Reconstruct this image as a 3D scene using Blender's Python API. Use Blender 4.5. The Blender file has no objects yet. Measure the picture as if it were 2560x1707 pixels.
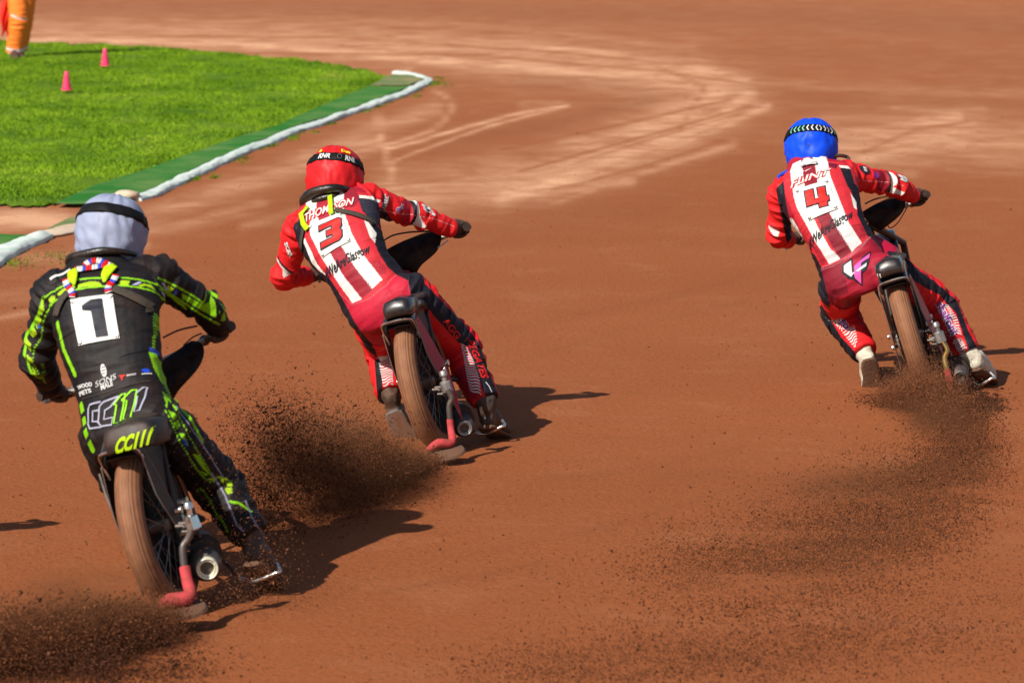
import bpy, bmesh, math, random
import numpy as np
from mathutils import Vector, Matrix, noise
from mathutils.bvhtree import BVHTree
from mathutils.geometry import tessellate_polygon

random.seed(7); RNG = np.random.default_rng(11)
SC = bpy.context.scene
COL = SC.collection
# ------------------------------------------------------------------ camera, sky, sun, exposure
F = 9600.0; TH = math.atan(1296/9600); H = 2.92
cam_d = bpy.data.cameras.new("camera"); cam = bpy.data.objects.new("camera", cam_d); COL.objects.link(cam)
cam_d.sensor_width = 36; cam_d.lens = 135; cam_d.clip_end = 900
cam.location = (0, 0, H); cam.rotation_euler = (math.pi/2 - TH, 0, 0)
cam_d.dof.use_dof = True; cam_d.dof.focus_distance = 18.6; cam_d.dof.aperture_fstop = 5.2
SC.camera = cam
SC.render.resolution_x = 1024; SC.render.resolution_y = 682
w = bpy.data.worlds.new("World"); SC.world = w; w.use_nodes = True
wn = w.node_tree.nodes; wl = w.node_tree.links
SUN = Vector((-0.72, -0.90, 0.98)).normalized()      # direction towards the sun
sky = wn.new("ShaderNodeTexSky"); sky.sky_type = 'NISHITA'; sky.sun_disc = False
sky.sun_elevation = math.asin(SUN.z); sky.sun_rotation = math.atan2(SUN.x, SUN.y)
bg = wn['Background']; bg.inputs[1].default_value = 0.075
wl.new(sky.outputs[0], bg.inputs[0])
sd = bpy.data.lights.new("sun", 'SUN'); so = bpy.data.objects.new("sun", sd); COL.objects.link(so)
sd.energy = 5.0; sd.angle = math.radians(0.53); sd.color = (1.0, 0.94, 0.84)
so.rotation_euler = (-SUN).to_track_quat('-Z', 'Y').to_euler(); so.location = SUN*30
SC.view_settings.view_transform = 'Standard'; SC.view_settings.look = 'None'
SC.view_settings.exposure = 0.30; SC.view_settings.gamma = 1.0; SC.view_settings.use_curve_mapping = False

ct, st = math.cos(TH), math.sin(TH)
CAMP = Vector((0, 0, H))
def ray(px, py):
    u = (px-1280)/F; v = (py-853.5)/F
    return Vector((u, ct - v*st, -st - v*ct))
def at(px, py, Y):
    d = ray(px, py); return CAMP + d*(Y/d.y)
def gnd(px, py, z=0.0):
    d = ray(px, py); return CAMP + d*((z-H)/d.z)
def c1(x, y): return (x*.4145, 450+y*.4145)
def c2(x, y): return (150+x*.4146, 950+y*.4146)
def c3(x, y): return (660+x*.3061, 340+y*.3061)
def c4(x, y): return (820+x*.3062, 720+y*.3062)
def c5(x, y): return (1880+x*.2869, 270+y*.2870)
def c6(x, y): return (1980+x*.2934, 620+y*.2934)
def dd(x, y): return (x*1.0884, y*1.0886)

# ------------------------------------------------------------------ materials
def newmat(name):
    m = bpy.data.materials.new(name); m.use_nodes = True
    return m, m.node_tree.nodes, m.node_tree.links, m.node_tree.nodes['Principled BSDF']
def lin(r, g, b):
    f = lambda c: (c/255/12.92) if c/255 <= .04045 else ((c/255+.055)/1.055)**2.4
    return (f(r), f(g), f(b))
def simple(name, col, rough=.5, metal=0, dirt=0.0, bump=0.0, bscale=200, coat=0, spec=.5, dscale=14):
    m, n, l, p = newmat(name)
    p.inputs['Roughness'].default_value = rough; p.inputs['Metallic'].default_value = metal
    p.inputs['Coat Weight'].default_value = coat; p.inputs['Specular IOR Level'].default_value = spec
    tc = n.new('ShaderNodeTexCoord')
    nz = n.new('ShaderNodeTexNoise'); nz.inputs['Scale'].default_value = dscale; nz.inputs['Detail'].default_value = 8
    nz.inputs['Roughness'].default_value = .7
    l.new(tc.outputs['Object'], nz.inputs['Vector'])
    rp = n.new('ShaderNodeMapRange'); rp.inputs[1].default_value = .5 - .32*dirt; rp.inputs[2].default_value = .8 - .25*dirt
    rp.inputs[4].default_value = min(1, dirt*1.1)
    l.new(nz.outputs[0], rp.inputs[0])
    mx = n.new('ShaderNodeMix'); mx.data_type = 'RGBA'
    mx.inputs[6].default_value = (*col, 1); mx.inputs[7].default_value = (.13, .055, .026, 1)
    l.new(rp.outputs[0], mx.inputs[0]); l.new(mx.outputs[2], p.inputs['Base Color'])
    rr = n.new('ShaderNodeMapRange'); rr.inputs[3].default_value = rough; rr.inputs[4].default_value = .9
    l.new(rp.outputs[0], rr.inputs[0]); l.new(rr.outputs[0], p.inputs['Roughness'])
    if metal:
        mm = n.new('ShaderNodeMapRange'); mm.inputs[3].default_value = metal; mm.inputs[4].default_value = 0
        l.new(rp.outputs[0], mm.inputs[0]); l.new(mm.outputs[0], p.inputs['Metallic'])
    if bump:
        n2 = n.new('ShaderNodeTexNoise'); n2.inputs['Scale'].default_value = bscale; n2.inputs['Detail'].default_value = 4
        l.new(tc.outputs['Object'], n2.inputs['Vector'])
        b = n.new('ShaderNodeBump'); b.inputs['Strength'].default_value = bump; b.inputs['Distance'].default_value = .004
        l.new(n2.outputs[0], b.inputs['Height']); l.new(b.outputs[0], p.inputs['Normal'])
    return m
def cloth(name, dirt=.25, rough=.62, fine=.25):
    m, n, l, p = newmat(name)
    a = n.new('ShaderNodeAttribute'); a.attribute_name = 'paint'
    tc = n.new('ShaderNodeTexCoord')
    nz = n.new('ShaderNodeTexNoise'); nz.inputs['Scale'].default_value = 7; nz.inputs['Detail'].default_value = 9; nz.inputs['Roughness'].default_value = .75
    sp = n.new('ShaderNodeTexNoise'); sp.inputs['Scale'].default_value = 95; sp.inputs['Detail'].default_value = 3
    gt = n.new('ShaderNodeMapRange'); gt.inputs[1].default_value = .64; gt.inputs[2].default_value = .72
    for q in (nz, sp): l.new(tc.outputs['Object'], q.inputs['Vector'])
    l.new(sp.outputs[0], gt.inputs[0])
    rp = n.new('ShaderNodeMapRange'); rp.inputs[1].default_value = .42; rp.inputs[2].default_value = .85; rp.inputs[4].default_value = dirt*1.6
    l.new(nz.outputs[0], rp.inputs[0])
    ad = n.new('ShaderNodeMath'); ad.operation = 'MULTIPLY_ADD'; ad.inputs[1].default_value = dirt*1.2; ad.use_clamp = True
    l.new(gt.outputs[0], ad.inputs[0]); l.new(rp.outputs[0], ad.inputs[2])
    mx = n.new('ShaderNodeMix'); mx.data_type = 'RGBA'; mx.inputs[7].default_value = (.15, .065, .033, 1)
    l.new(ad.outputs[0], mx.inputs[0]); l.new(a.outputs['Color'], mx.inputs[6]); l.new(mx.outputs[2], p.inputs['Base Color'])
    p.inputs['Roughness'].default_value = rough; p.inputs['Specular IOR Level'].default_value = .22
    n2 = n.new('ShaderNodeTexNoise'); n2.inputs['Scale'].default_value = 45; n2.inputs['Detail'].default_value = 5
    l.new(tc.outputs['Object'], n2.inputs['Vector'])
    b = n.new('ShaderNodeBump'); b.inputs['Strength'].default_value = fine; b.inputs['Distance'].default_value = .006
    l.new(n2.outputs[0], b.inputs['Height']); l.new(b.outputs[0], p.inputs['Normal'])
    return m

RED = (.80, .016, .020); CRIM = lin(176, 26, 50); MAR = lin(120, 24, 40); WHITE = (.84, .82, .76); BLK = (.008, .008, .010)
NEON = (.26, .66, .006); NEONY = (.42, .66, .008); NAVY = (.009, .011, .020)
M = {}
M['suit_red'] = cloth('suit_red', .07); M['suit_black'] = cloth('suit_black', .11)
M['hi_vis'] = cloth('hi_vis', .05)
M['gloss_black'] = simple('gloss_black', (.010, .010, .011), .28, 0, .22, coat=.35)
M['black'] = simple('black', (.014, .014, .015), .5, 0, .45, .3)
M['dirty_black'] = simple('dirty_black', (.010, .009, .009), .5, 0, .38, .3)
M['crimson'] = simple('crimson', lin(160, 12, 50), .45, 0, .10, coat=.1, spec=.3)
M['chrome'] = simple('chrome', (.75, .74, .72), .16, 1, .28)
M['steel'] = simple('steel', (.45, .44, .42), .35, 1, .45, .2)
M['dark_steel'] = simple('dark_steel', (.12, .115, .11), .4, .8, .5, .2)
M['gold'] = simple('gold', (.55, .36, .12), .3, 1, .35)
M['pink'] = simple('pink', lin(206, 66, 78), .75, 0, .62, .5, 120, spec=.2, dscale=26)
M['tyre'] = None
M['boot_black'] = simple('boot_black', (.02, .019, .018), .5, 0, .65, .4, 90)
M['boot_white'] = simple('boot_white', (.62, .58, .46), .5, 0, .42, .4, 90, dscale=18)
M['sole'] = simple('sole', (.10, .06, .04), .8, 0, .8, .8, 60)
M['brace'] = simple('brace', (.008, .008, .006), .32, 0, .32, .5, 120)
M['plate'] = simple('plate', (.66, .65, .61), .38, 0, .10)
M['print_black'] = simple('print_black', (.018, .02, .03), .5, 0, .12)
M['print_white'] = simple('print_white', (.58, .58, .57), .5, 0, .16)
M['print_red'] = simple('print_red', (.56, .017, .014), .5, 0, .08)
M['print_lime'] = simple('print_lime', NEON, .5, 0, .12)
M['cowl_black'] = simple('cowl_black', (.006, .006, .006), .42, 0, .35, spec=.10); M['polished'] = simple('polished', (.85, .80, .62), .4, .35, .05); M['print_pale'] = simple('print_pale', (.36, .36, .46), .5, 0, .2); M['lime'] = simple('lime', NEONY, .5, 0, .12)
M['print_pink'] = simple('print_pink', lin(240, 88, 170), .5, 0, .06)
M['print_yellow'] = simple('print_yellow', (.85, .75, .02), .5)
M['print_purple'] = simple('print_purple', lin(120, 50, 130), .5)
M['print_blue'] = simple('print_blue', lin(35, 70, 190), .5)
M['print_mint'] = simple('print_mint', lin(110, 190, 165), .5)
M['grey_strap'] = simple('grey_strap', (.05, .046, .038), .7, 0, .3); M['strap_black'] = simple('strap_black', (.008, .008, .009), .6, 0, .05)
M['cover_red'] = cloth('cover_red', .03, .5, .15); M['cover_white'] = cloth('cover_white', .08, .5, .15); M['cover_blue'] = cloth('cover_blue', .02, .5, .15)
M['visor'] = simple('visor', (.01, .01, .012), .05, coat=1)
M['cone'] = simple('cone', lin(245, 50, 100), .45, 0, .04)

for k_ in M:
    if k_.startswith('print_') or k_ in ('lime', 'plate', 'grey_strap', 'strap_black'):
        q_ = M[k_].node_tree.nodes['Principled BSDF']; q_.inputs['Specular IOR Level'].default_value = .12
def tyre_mat():
    m, n, l, p = newmat('muddy_tyre')
    a = n.new('ShaderNodeAttribute'); a.attribute_name = 'across'
    nz = n.new('ShaderNodeTexNoise'); nz.noise_dimensions = '1D'; nz.inputs['Scale'].default_value = 9; nz.inputs['Detail'].default_value = 4
    l.new(a.outputs['Fac'], nz.inputs['W'])
    tc = n.new('ShaderNodeTexCoord'); n2 = n.new('ShaderNodeTexNoise'); n2.inputs['Scale'].default_value = 18; n2.inputs['Detail'].default_value = 8
    l.new(tc.outputs['Object'], n2.inputs['Vector'])
    ad = n.new('ShaderNodeMath'); ad.operation = 'MULTIPLY_ADD'; ad.inputs[1].default_value = .35; l.new(n2.outputs[0], ad.inputs[0]); l.new(nz.outputs[0], ad.inputs[2])
    cr = n.new('ShaderNodeValToRGB'); e = cr.color_ramp.elements
    e[0].position = .5; e[0].color = (.125, .047, .019, 1); e[1].position = .85; e[1].color = (.29, .12, .052, 1)
    l.new(ad.outputs[0], cr.inputs[0]); l.new(cr.outputs[0], p.inputs['Base Color']); p.inputs['Roughness'].default_value = .75
    b = n.new('ShaderNodeBump'); b.inputs['Strength'].default_value = .35; b.inputs['Distance'].default_value = .004
    l.new(ad.outputs[0], b.inputs['Height']); l.new(b.outputs[0], p.inputs['Normal'])
    return m
M['tyre'] = tyre_mat()

# ------------------------------------------------------------------ mesh helpers
class Thing:
    def __init__(s, name, label, cat, loc, group=None):
        s.o = bpy.data.objects.new(name, None); COL.objects.link(s.o); s.loc = Vector(loc); s.o.location = s.loc
        s.o.empty_display_size = .2
        s.o['label'] = label; s.o['category'] = cat
        if group: s.o['group'] = group
def build(name, V, Fc, mat, th=None, parent=None, smooth=True, label=None, mats=None, mi=None):
    me = bpy.data.meshes.new(name)
    org = th.loc if th else Vector((0, 0, 0))
    V = np.asarray([tuple(v) for v in V], dtype=float).reshape(-1, 3) - np.array(org)
    me.from_pydata(V.tolist(), [], Fc)
    if mats:
        for q in mats: me.materials.append(q)
        if mi is not None: me.polygons.foreach_set('material_index', np.asarray(mi, dtype=np.int32))
    elif mat: me.materials.append(mat)
    if smooth: me.polygons.foreach_set('use_smooth', np.ones(len(me.polygons), dtype=bool))
    me.update()
    o = bpy.data.objects.new(name, me); COL.objects.link(o)
    if parent is not None: o.parent = parent
    elif th: o.parent = th.o
    if label: o['label'] = label
    return o
def sharp(o, ang=35):
    me = o.data
    bm = bmesh.new(); bm.from_mesh(me)
    bmesh.ops.recalc_face_normals(bm, faces=bm.faces)
    for e in bm.edges:
        if len(e.link_faces) == 2: e.smooth = e.calc_face_angle(0) < math.radians(ang)
    bm.to_mesh(me); bm.free(); return o
class G:                                     # geometry collector
    def __init__(s): s.v = []; s.f = []
    def add(s, V, Fc):
        b = len(s.v); s.v += [Vector(v) for v in V]; s.f += [tuple(i+b for i in f) for f in Fc]; return s
    def tube(s, P, R, seg=12, caps=True, smoothpath=0, ell=None):
        P = [Vector(p) for p in P]
        if not isinstance(R, (list, tuple)): R = [R]*len(P)
        if smoothpath: P, R = catmull(P, R, smoothpath)
        V = []; Fc = []; n = len(P)
        T = [(P[min(i+1, n-1)]-P[max(i-1, 0)]).normalized() for i in range(n)]
        up = Vector((0, 0, 1)) if abs(T[0].z) < .9 else Vector((1, 0, 0))
        a = (up - T[0]*up.dot(T[0])).normalized()
        for i in range(n):
            a = (a - T[i]*a.dot(T[i])).normalized(); b = T[i].cross(a)
            for k in range(seg):
                t = 2*math.pi*k/seg
                V.append(P[i] + (a*math.cos(t) + b*math.sin(t))*R[i])
        for i in range(n-1):
            for k in range(seg):
                k2 = (k+1) % seg
                Fc.append((i*seg+k, i*seg+k2, (i+1)*seg+k2, (i+1)*seg+k))
        if caps: Fc.append(tuple(range(seg))[::-1]); Fc.append(tuple((n-1)*seg+k for k in range(seg)))
        return s.add(V, Fc)
    def loft(s, secs, seg=28, ex=2.2):       # secs: (centre, U, N, halfwidth, halfdepth)
        V = []; Fc = []
        for c, U, N, a, b in secs:
            for k in range(seg):
                t = 2*math.pi*k/seg; cc, ss = math.cos(t), math.sin(t)
                V.append(c + U*(a*math.copysign(abs(cc)**(2/ex), cc)) + N*(b*math.copysign(abs(ss)**(2/ex), ss)))
        n = len(secs)
        for i in range(n-1):
            for k in range(seg):
                k2 = (k+1) % seg
                Fc.append((i*seg+k, i*seg+k2, (i+1)*seg+k2, (i+1)*seg+k))
        Fc.append(tuple(range(seg))[::-1]); Fc.append(tuple((n-1)*seg+k for k in range(seg)))
        return s.add(V, Fc)
    def ell(s, c, ax, r, nu=20, nv=12):      # ellipsoid with axes ax (3 vectors) and radii r
        V = [c + ax[2]*r[2]]; Fc = []
        for j in range(1, nv):
            p = math.pi*j/nv
            for k in range(nu):
                t = 2*math.pi*k/nu
                V.append(c + ax[0]*(r[0]*math.sin(p)*math.cos(t)) + ax[1]*(r[1]*math.sin(p)*math.sin(t)) + ax[2]*(r[2]*math.cos(p)))
        V.append(c - ax[2]*r[2]); L = len(V)-1
        for k in range(nu):
            k2 = (k+1) % nu
            Fc.append((0, 1+k, 1+k2)); Fc.append((L, L-nu+k2, L-nu+k))
            for j in range(nv-2):
                a = 1+j*nu
                Fc.append((a+k, a+nu+k, a+nu+k2, a+k2))
        return s.add(V, Fc)
    def plate(s, poly, thick):               # 3d planar polygon extruded both ways along its normal
        P = [Vector(p) for p in poly]; n = len(P)
        N = Vector((0, 0, 0))
        for i in range(n): N += P[i].cross(P[(i+1) % n])
        N.normalize()
        V = [p + N*thick/2 for p in P] + [p - N*thick/2 for p in P]
        Fc = [tuple(range(n)), tuple(range(2*n-1, n-1, -1))]
        for i in range(n):
            j = (i+1) % n; Fc.append((i, i+n, j+n, j))
        return s.add(V, Fc)
    def out(s, name, mat, th=None, parent=None, sharpang=40, label=None):
        o = build(name, s.v, s.f, mat, th, parent, label=label); sharp(o, sharpang); return o
def catmull(P, R, k):
    n = len(P); OP = []; OR = []
    for i in range(n-1):
        p0 = P[max(i-1, 0)]; p1 = P[i]; p2 = P[i+1]; p3 = P[min(i+2, n-1)]
        for j in range(k):
            t = j/k
            OP.append(.5*((2*p1) + (p2-p0)*t + (2*p0-5*p1+4*p2-p3)*t*t + (3*p1-p0-3*p2+p3)*t**3)); OR.append(R[i]*(1-t)+R[i+1]*t)
    OP.append(P[-1]); OR.append(R[-1]); return OP, OR
def inpoly(x, y, poly):
    r = np.zeros(len(x), bool); n = len(poly); j = n-1
    for i in range(n):
        xi, yi = poly[i]; xj, yj = poly[j]
        c = ((yi > y) != (yj > y)) & (x < (xj-xi)*(y-yi)/((yj-yi) or 1e-12)+xi)
        r ^= c; j = i
    return r
def distline(x, y, pl):
    d = np.full(len(x), 1e9); tt = np.zeros(len(x)); L = 0
    for (x0, y0), (x1, y1) in zip(pl[:-1], pl[1:]):
        dx, dy = x1-x0, y1-y0; l2 = dx*dx+dy*dy+1e-12
        t = np.clip(((x-x0)*dx+(y-y0)*dy)/l2, 0, 1)
        q = np.hypot(x-x0-t*dx, y-y0-t*dy); m = q < d
        d[m] = q[m]; tt[m] = (L+t*math.sqrt(l2))[m]; L += math.sqrt(l2)
    return d, tt
class Frame:                                  # a flat pattern frame laid on a limb or the back
    def __init__(s, O, U, V, off=.0):
        s.V = V.normalized(); s.U = (U - s.V*U.dot(s.V)).normalized(); s.N = s.U.cross(s.V).normalized()
        if s.N.dot(CAMP-O) < 0: s.N = -s.N
        s.O = O + s.N*off; s.rs = .45
    def px(s, p):
        d = ray(*p); t = (s.O-CAMP).dot(s.N)/d.dot(s.N); q = CAMP + d*t - s.O
        return (q.dot(s.U), q.dot(s.V))
    def pts(s, A):
        q = A - np.array(s.O); return q @ np.array(s.U), q @ np.array(s.V)
    def w(s, x, y, n=0): return s.O + s.U*x + s.V*y + s.N*n
def offset_poly(P, d):
    n = len(P); A = sum(P[i][0]*P[(i+1) % n][1]-P[(i+1) % n][0]*P[i][1] for i in range(n)); sg = 1 if A > 0 else -1
    out = []
    for i in range(n):
        a = Vector(P[i-1]); b = Vector(P[i]); c = Vector(P[(i+1) % n])
        e1 = (b-a).normalized(); e2 = (c-b).normalized()
        n1 = Vector((e1.y, -e1.x))*sg; n2 = Vector((e2.y, -e2.x))*sg
        m = n1+n2; k = m.dot(n1)
        m = m/(k if k > .35 else .35)
        out.append(tuple(b + m*d))
    return out
def decal_mesh(name, V2, Fc, fr, bvh, mat, th, parent, lift, L=.014, thick=0):
    bm = bmesh.new()
    vs = [bm.verts.new((x, y, 0)) for x, y in V2]
    for f in Fc:
        try: bm.faces.new([vs[i] for i in f])
        except ValueError: pass
    for _ in range(6):
        es = [e for e in bm.edges if e.calc_length() > L]
        if not es: break
        bmesh.ops.subdivide_edges(bm, edges=es, cuts=1); bmesh.ops.triangulate(bm, faces=bm.faces)
    P = []
    for v in bm.verts:
        o = fr.w(v.co.x, v.co.y, fr.rs)
        h = bvh.ray_cast(o, -fr.N)
        if h[0] is None or h[3] > fr.rs+.30*(fr.rs > .3)+.05:
            h = bvh.find_nearest(fr.w(v.co.x, v.co.y, 0))
        P.append(h[0] + fr.N*lift)
    Fo = [tuple(v.index for v in f.verts) for f in bm.faces] if not bm.verts.index_update() else []
    bm.free()
    o = build(name, P, Fo, mat, th, parent)
    bm = bmesh.new(); bm.from_mesh(o.data)
    bm.normal_update()
    for f in bm.faces:
        if f.normal.dot(fr.N) < 0: f.normal_flip()
    bm.to_mesh(o.data); bm.free()
    if thick:
        md = o.modifiers.new('s', 'SOLIDIFY'); md.thickness = thick; md.offset = 1
    return o
def decal_poly(name, poly, fr, bvh, mat, th, parent, lift=.003, **k):
    tri = tessellate_polygon([[Vector((x, y, 0)) for x, y in poly]])
    return decal_mesh(name, poly, [tuple(t) for t in tri], fr, bvh, mat, th, parent, lift, **k)
def text_mesh(txt, bold=0.0, shear=0.0, spacing=1.0):
    cu = bpy.data.curves.new('t', 'FONT'); cu.body = txt; cu.size = 1; cu.offset = bold; cu.shear = shear
    cu.space_character = spacing; cu.align_x = 'CENTER'; cu.resolution_u = 3
    o = bpy.data.objects.new('t', cu); COL.objects.link(o)
    dg = bpy.context.evaluated_depsgraph_get(); me = bpy.data.meshes.new_from_object(o.evaluated_get(dg))
    V = [(v.co.x, v.co.y) for v in me.vertices]; Fc = [tuple(p.vertices) for p in me.polygons]
    bpy.data.objects.remove(o); bpy.data.meshes.remove(me); bpy.data.curves.remove(cu)
    return V, Fc
def decal_text(name, txt, fr, bvh, mat, th, parent, pc, pr, hpx, lift=.004, bold=.02, shear=0, width=None, jit=0, spacing=1.0):
    """pc: pixel of the baseline centre, pr: pixel of the baseline's right end (gives direction and, doubled, the width); hpx: pixel up-vector of the cap height"""
    V, Fc = text_mesh(txt, bold, shear, spacing)
    xs = [v[0] for v in V]; W = max(xs)-min(xs); cx = (max(xs)+min(xs))/2
    c = Vector(fr.px(pc)); r = Vector(fr.px(pr))-c; u = Vector(fr.px((pc[0]+hpx[0], pc[1]+hpx[1])))-c
    V2 = []
    for x, y in V:
        xx = (x-cx)/(W/2); yy = y/.69
        if jit: yy += jit*math.sin(xx*14)
        q = c + r*xx + u*yy; V2.append((q.x, q.y))
    return decal_mesh(name, V2, Fc, fr, bvh, mat, th, parent, lift, L=.02)
# ------------------------------------------------------------------ the setting: shale track, infield, kerb
def px_of(X, Yw, Z):
    """pixel of world points (used once, to carry marks measured in the photograph onto the ground)"""
    dy = Yw; dz = Z-H
    zc = dy*ct - dz*st; v = -(dy*st + dz*ct)/zc; u = X/zc
    return 1280+u*F, 853.5+v*F
def ground_mesh():
    ny, nx = 520, 420
    ys = 9.0*np.power(130/9.0, np.linspace(0, 1, ny)); fx = np.linspace(-.30, .30, nx)
    X = (ys[:, None]+6)*fx[None, :]; Yg = np.repeat(ys[:, None], nx, 1)
    px, py = px_of(X.ravel(), Yg.ravel(), 0.0)
    px /= 1.0884; py /= 1.0886
    dry = np.zeros(px.shape)
    bands = [([(-300, 85), (700, 95), (1200, 130), (1600, 190)], 42, .36), ([(1650, 215), (1500, 300), (1250, 400), (900, 450)], 46, .48), ([(1720, 230), (1580, 330), (1400, 400)], 26, .25), ([(1450, 170), (1650, 190), (1720, 240)], 26, .3), ([(1900, 330), (2100, 320), (2352, 330)], 48, .42),  # polyline in the photograph, half thickness, strength, softness
        ([(-200, 62), (300, 66), (700, 78), (1050, 100), (1300, 130)], 14, .35), ([(-200, 95), (300, 94), (700, 112), (1000, 140), (1250, 160), (1560, 175)], 13, .75),
        ([(800, 48), (1100, 62), (1400, 92), (1600, 112)], 9, .22), ([(900, 100), (1200, 105), (1450, 130), (1640, 165), (1720, 190)], 9, .6),
        ([(1150, 150), (1400, 150), (1650, 185), (1900, 200), (2352, 215)], 12, .15), ([(1500, 170), (1600, 180), (1700, 200)], 16, .45),
        ([(1620, 180), (1600, 230), (1540, 280), (1450, 330)], 17, .55), ([(1720, 215), (1660, 265), (1560, 310), (1440, 355), (1300, 410), (1150, 455)], 20, .75), ([(1760, 245), (1640, 300), (1500, 355), (1350, 410), (1250, 440)], 10, .6),
        ([(1690, 330), (1560, 370), (1400, 425), (1280, 465)], 8, .4), ([(1120, 450), (1300, 440), (1450, 420)], 9, .5), ([(900, 470), (1100, 440), (1250, 400)], 12, .4),
        ([(1280, 330), (1400, 312), (1620, 285)], 4, .45), ([(1200, 240), (1290, 235)], 8, .25),
        ([(1900, 310), (2050, 290), (2200, 270)], 16, .55), ([(1980, 360), (2100, 340), (2220, 330)], 18, .6), ([(2050, 250), (2150, 255), (2260, 250)], 6, .3), ([(2150, 300), (2240, 285)], 12, .45), ([(1850, 340), (1960, 370), (2100, 400)], 12, .35),
        ([(880, 345), (960, 325), (1080, 290), (1200, 258), (1300, 244)], 3.5, .75), ([(900, 372), (1010, 330), (1120, 292), (1230, 262), (1290, 248)], 3, .6), ([(870, 270), (868, 300), (885, 345), (900, 400), (895, 440)], 9, .6),
        ([(1000, 210), (1030, 225), (1036, 255), (1010, 290), (950, 315), (880, 335)], 5, .55), ([(940, 160), (900, 176)], 5, .5),
        ([(340, 500), (500, 440), (700, 380), (860, 330)], 22, .42), ([(200, 560), (400, 520), (600, 470)], 14, .3), ([(700, 360), (850, 300), (1000, 250)], 18, .4), ([(560, 520), (700, 480), (900, 440)], 10, .22),
        ([(-150, 505), (60, 503), (150, 508)], 22, .9), ([(0, 600), (150, 590), (330, 560)], 18, .25), ([(-50, 690), (200, 660)], 16, .18), ([(-50, 740), (150, 700), (330, 600)], 6, .3),
        ([(340, 500), (420, 470)], 10, .3)]
    for pl, hw, k in bands:
        d, t = distline(px, py*1.0, pl)
        dry = np.maximum(dry, k*np.exp(-(d/hw)**2*.9)) + .12*k*np.exp(-(d/(hw*2.5))**2)
    for pl, hw, k in [([(1150, 345), (1400, 292), (1680, 228)], 3, .8), ([(1200, 392), (1450, 322), (1720, 246)], 3.5, .8), ([(1270, 436), (1450, 392), (1660, 322)], 3, .7), ([(1330, 372), (1560, 300), (1700, 262)], 2.5, .6), ([(200, 80), (800, 88), (1300, 122), (1580, 152)], 2.5, .7), ([(500, 122), (1100, 128), (1500, 163), (1740, 196)], 3, .8),
                      ([(900, 62), (1300, 84), (1600, 128), (1760, 170)], 3, .6), ([(1500, 150), (1620, 200), (1560, 300)], 4, .6), ([(1980, 350), (2100, 300), (2220, 280)], 4, .6), ([(1900, 290), (2060, 330), (2200, 350)], 3, .5), ([(420, 430), (700, 372), (980, 300)], 4, .5), ([(500, 500), (800, 440), (1100, 400)], 4, .5)]:
        d, t = distline(px, py, pl); dry *= 1-k*np.exp(-(d/hw)**2)
    dry += .12*np.clip((420-py)/350, 0, 1)
    dry *= np.clip((.30-np.abs(X.ravel()/(Yg.ravel()+6)))/.06, 0, 1)*np.clip((128-Yg.ravel())/40, 0, 1)
    damp = np.zeros(px.shape)
    for pl, hw, k in [([(-100, 20), (600, 22), (1400, 30), (2352, 60)], 26, .5), ([(850, 600), (1200, 520), (1500, 470)], 60, .18), ([(1000, 330), (1250, 290), (1500, 230), (1450, 190), (1200, 185)], 18, .5), ([(1500, 1100), (1700, 1080)], 20, .25),
                      ([(1150, 760), (1500, 690), (1700, 640)], 10, .3), ([(1180, 830), (1500, 740), (1720, 690)], 7, .25), ([(1050, 1280), (1400, 1210), (1800, 1090)], 7, .3), ([(850, 1365), (1150, 1310), (1250, 1290)], 5, .5), ([(1250, 1100), (1500, 1070), (1700, 1030)], 9, .3), ([(1700, 200), (1900, 230), (2352, 240)], 25, .22), ([(1750, 120), (2352, 150)], 20, .2)]:
        d, t = distline(px, py, pl); damp += k*np.exp(-(d/hw)**2)
    # gentle ruts and drifts across the track
    Z = np.zeros(px.shape)
    P = np.stack([X.ravel()*.55, Yg.ravel()*1.0, Z], 1)
    nz = np.array([noise.noise(Vector(p)*.8)*.6 + noise.noise(Vector(p)*3.1)*.4 for p in P])
    Z = nz*.010
    near = np.clip((np.hypot(0, Yg.ravel())-9)/3, 0, 1)
    V = np.stack([X.ravel(), Yg.ravel(), Z*near], 1)
    idx = np.arange(ny*nx).reshape(ny, nx)
    Fq = np.stack([idx[:-1, :-1], idx[:-1, 1:], idx[1:, 1:], idx[1:, :-1]], -1).reshape(-1, 4)
    o = build('track', V, Fq.tolist(), None)
    for nm, arr in (('dry', dry), ('damp', damp)):
        a = o.data.attributes.new(nm, 'FLOAT', 'POINT'); a.data.foreach_set('value', arr.astype(np.float32))
    return o
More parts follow.
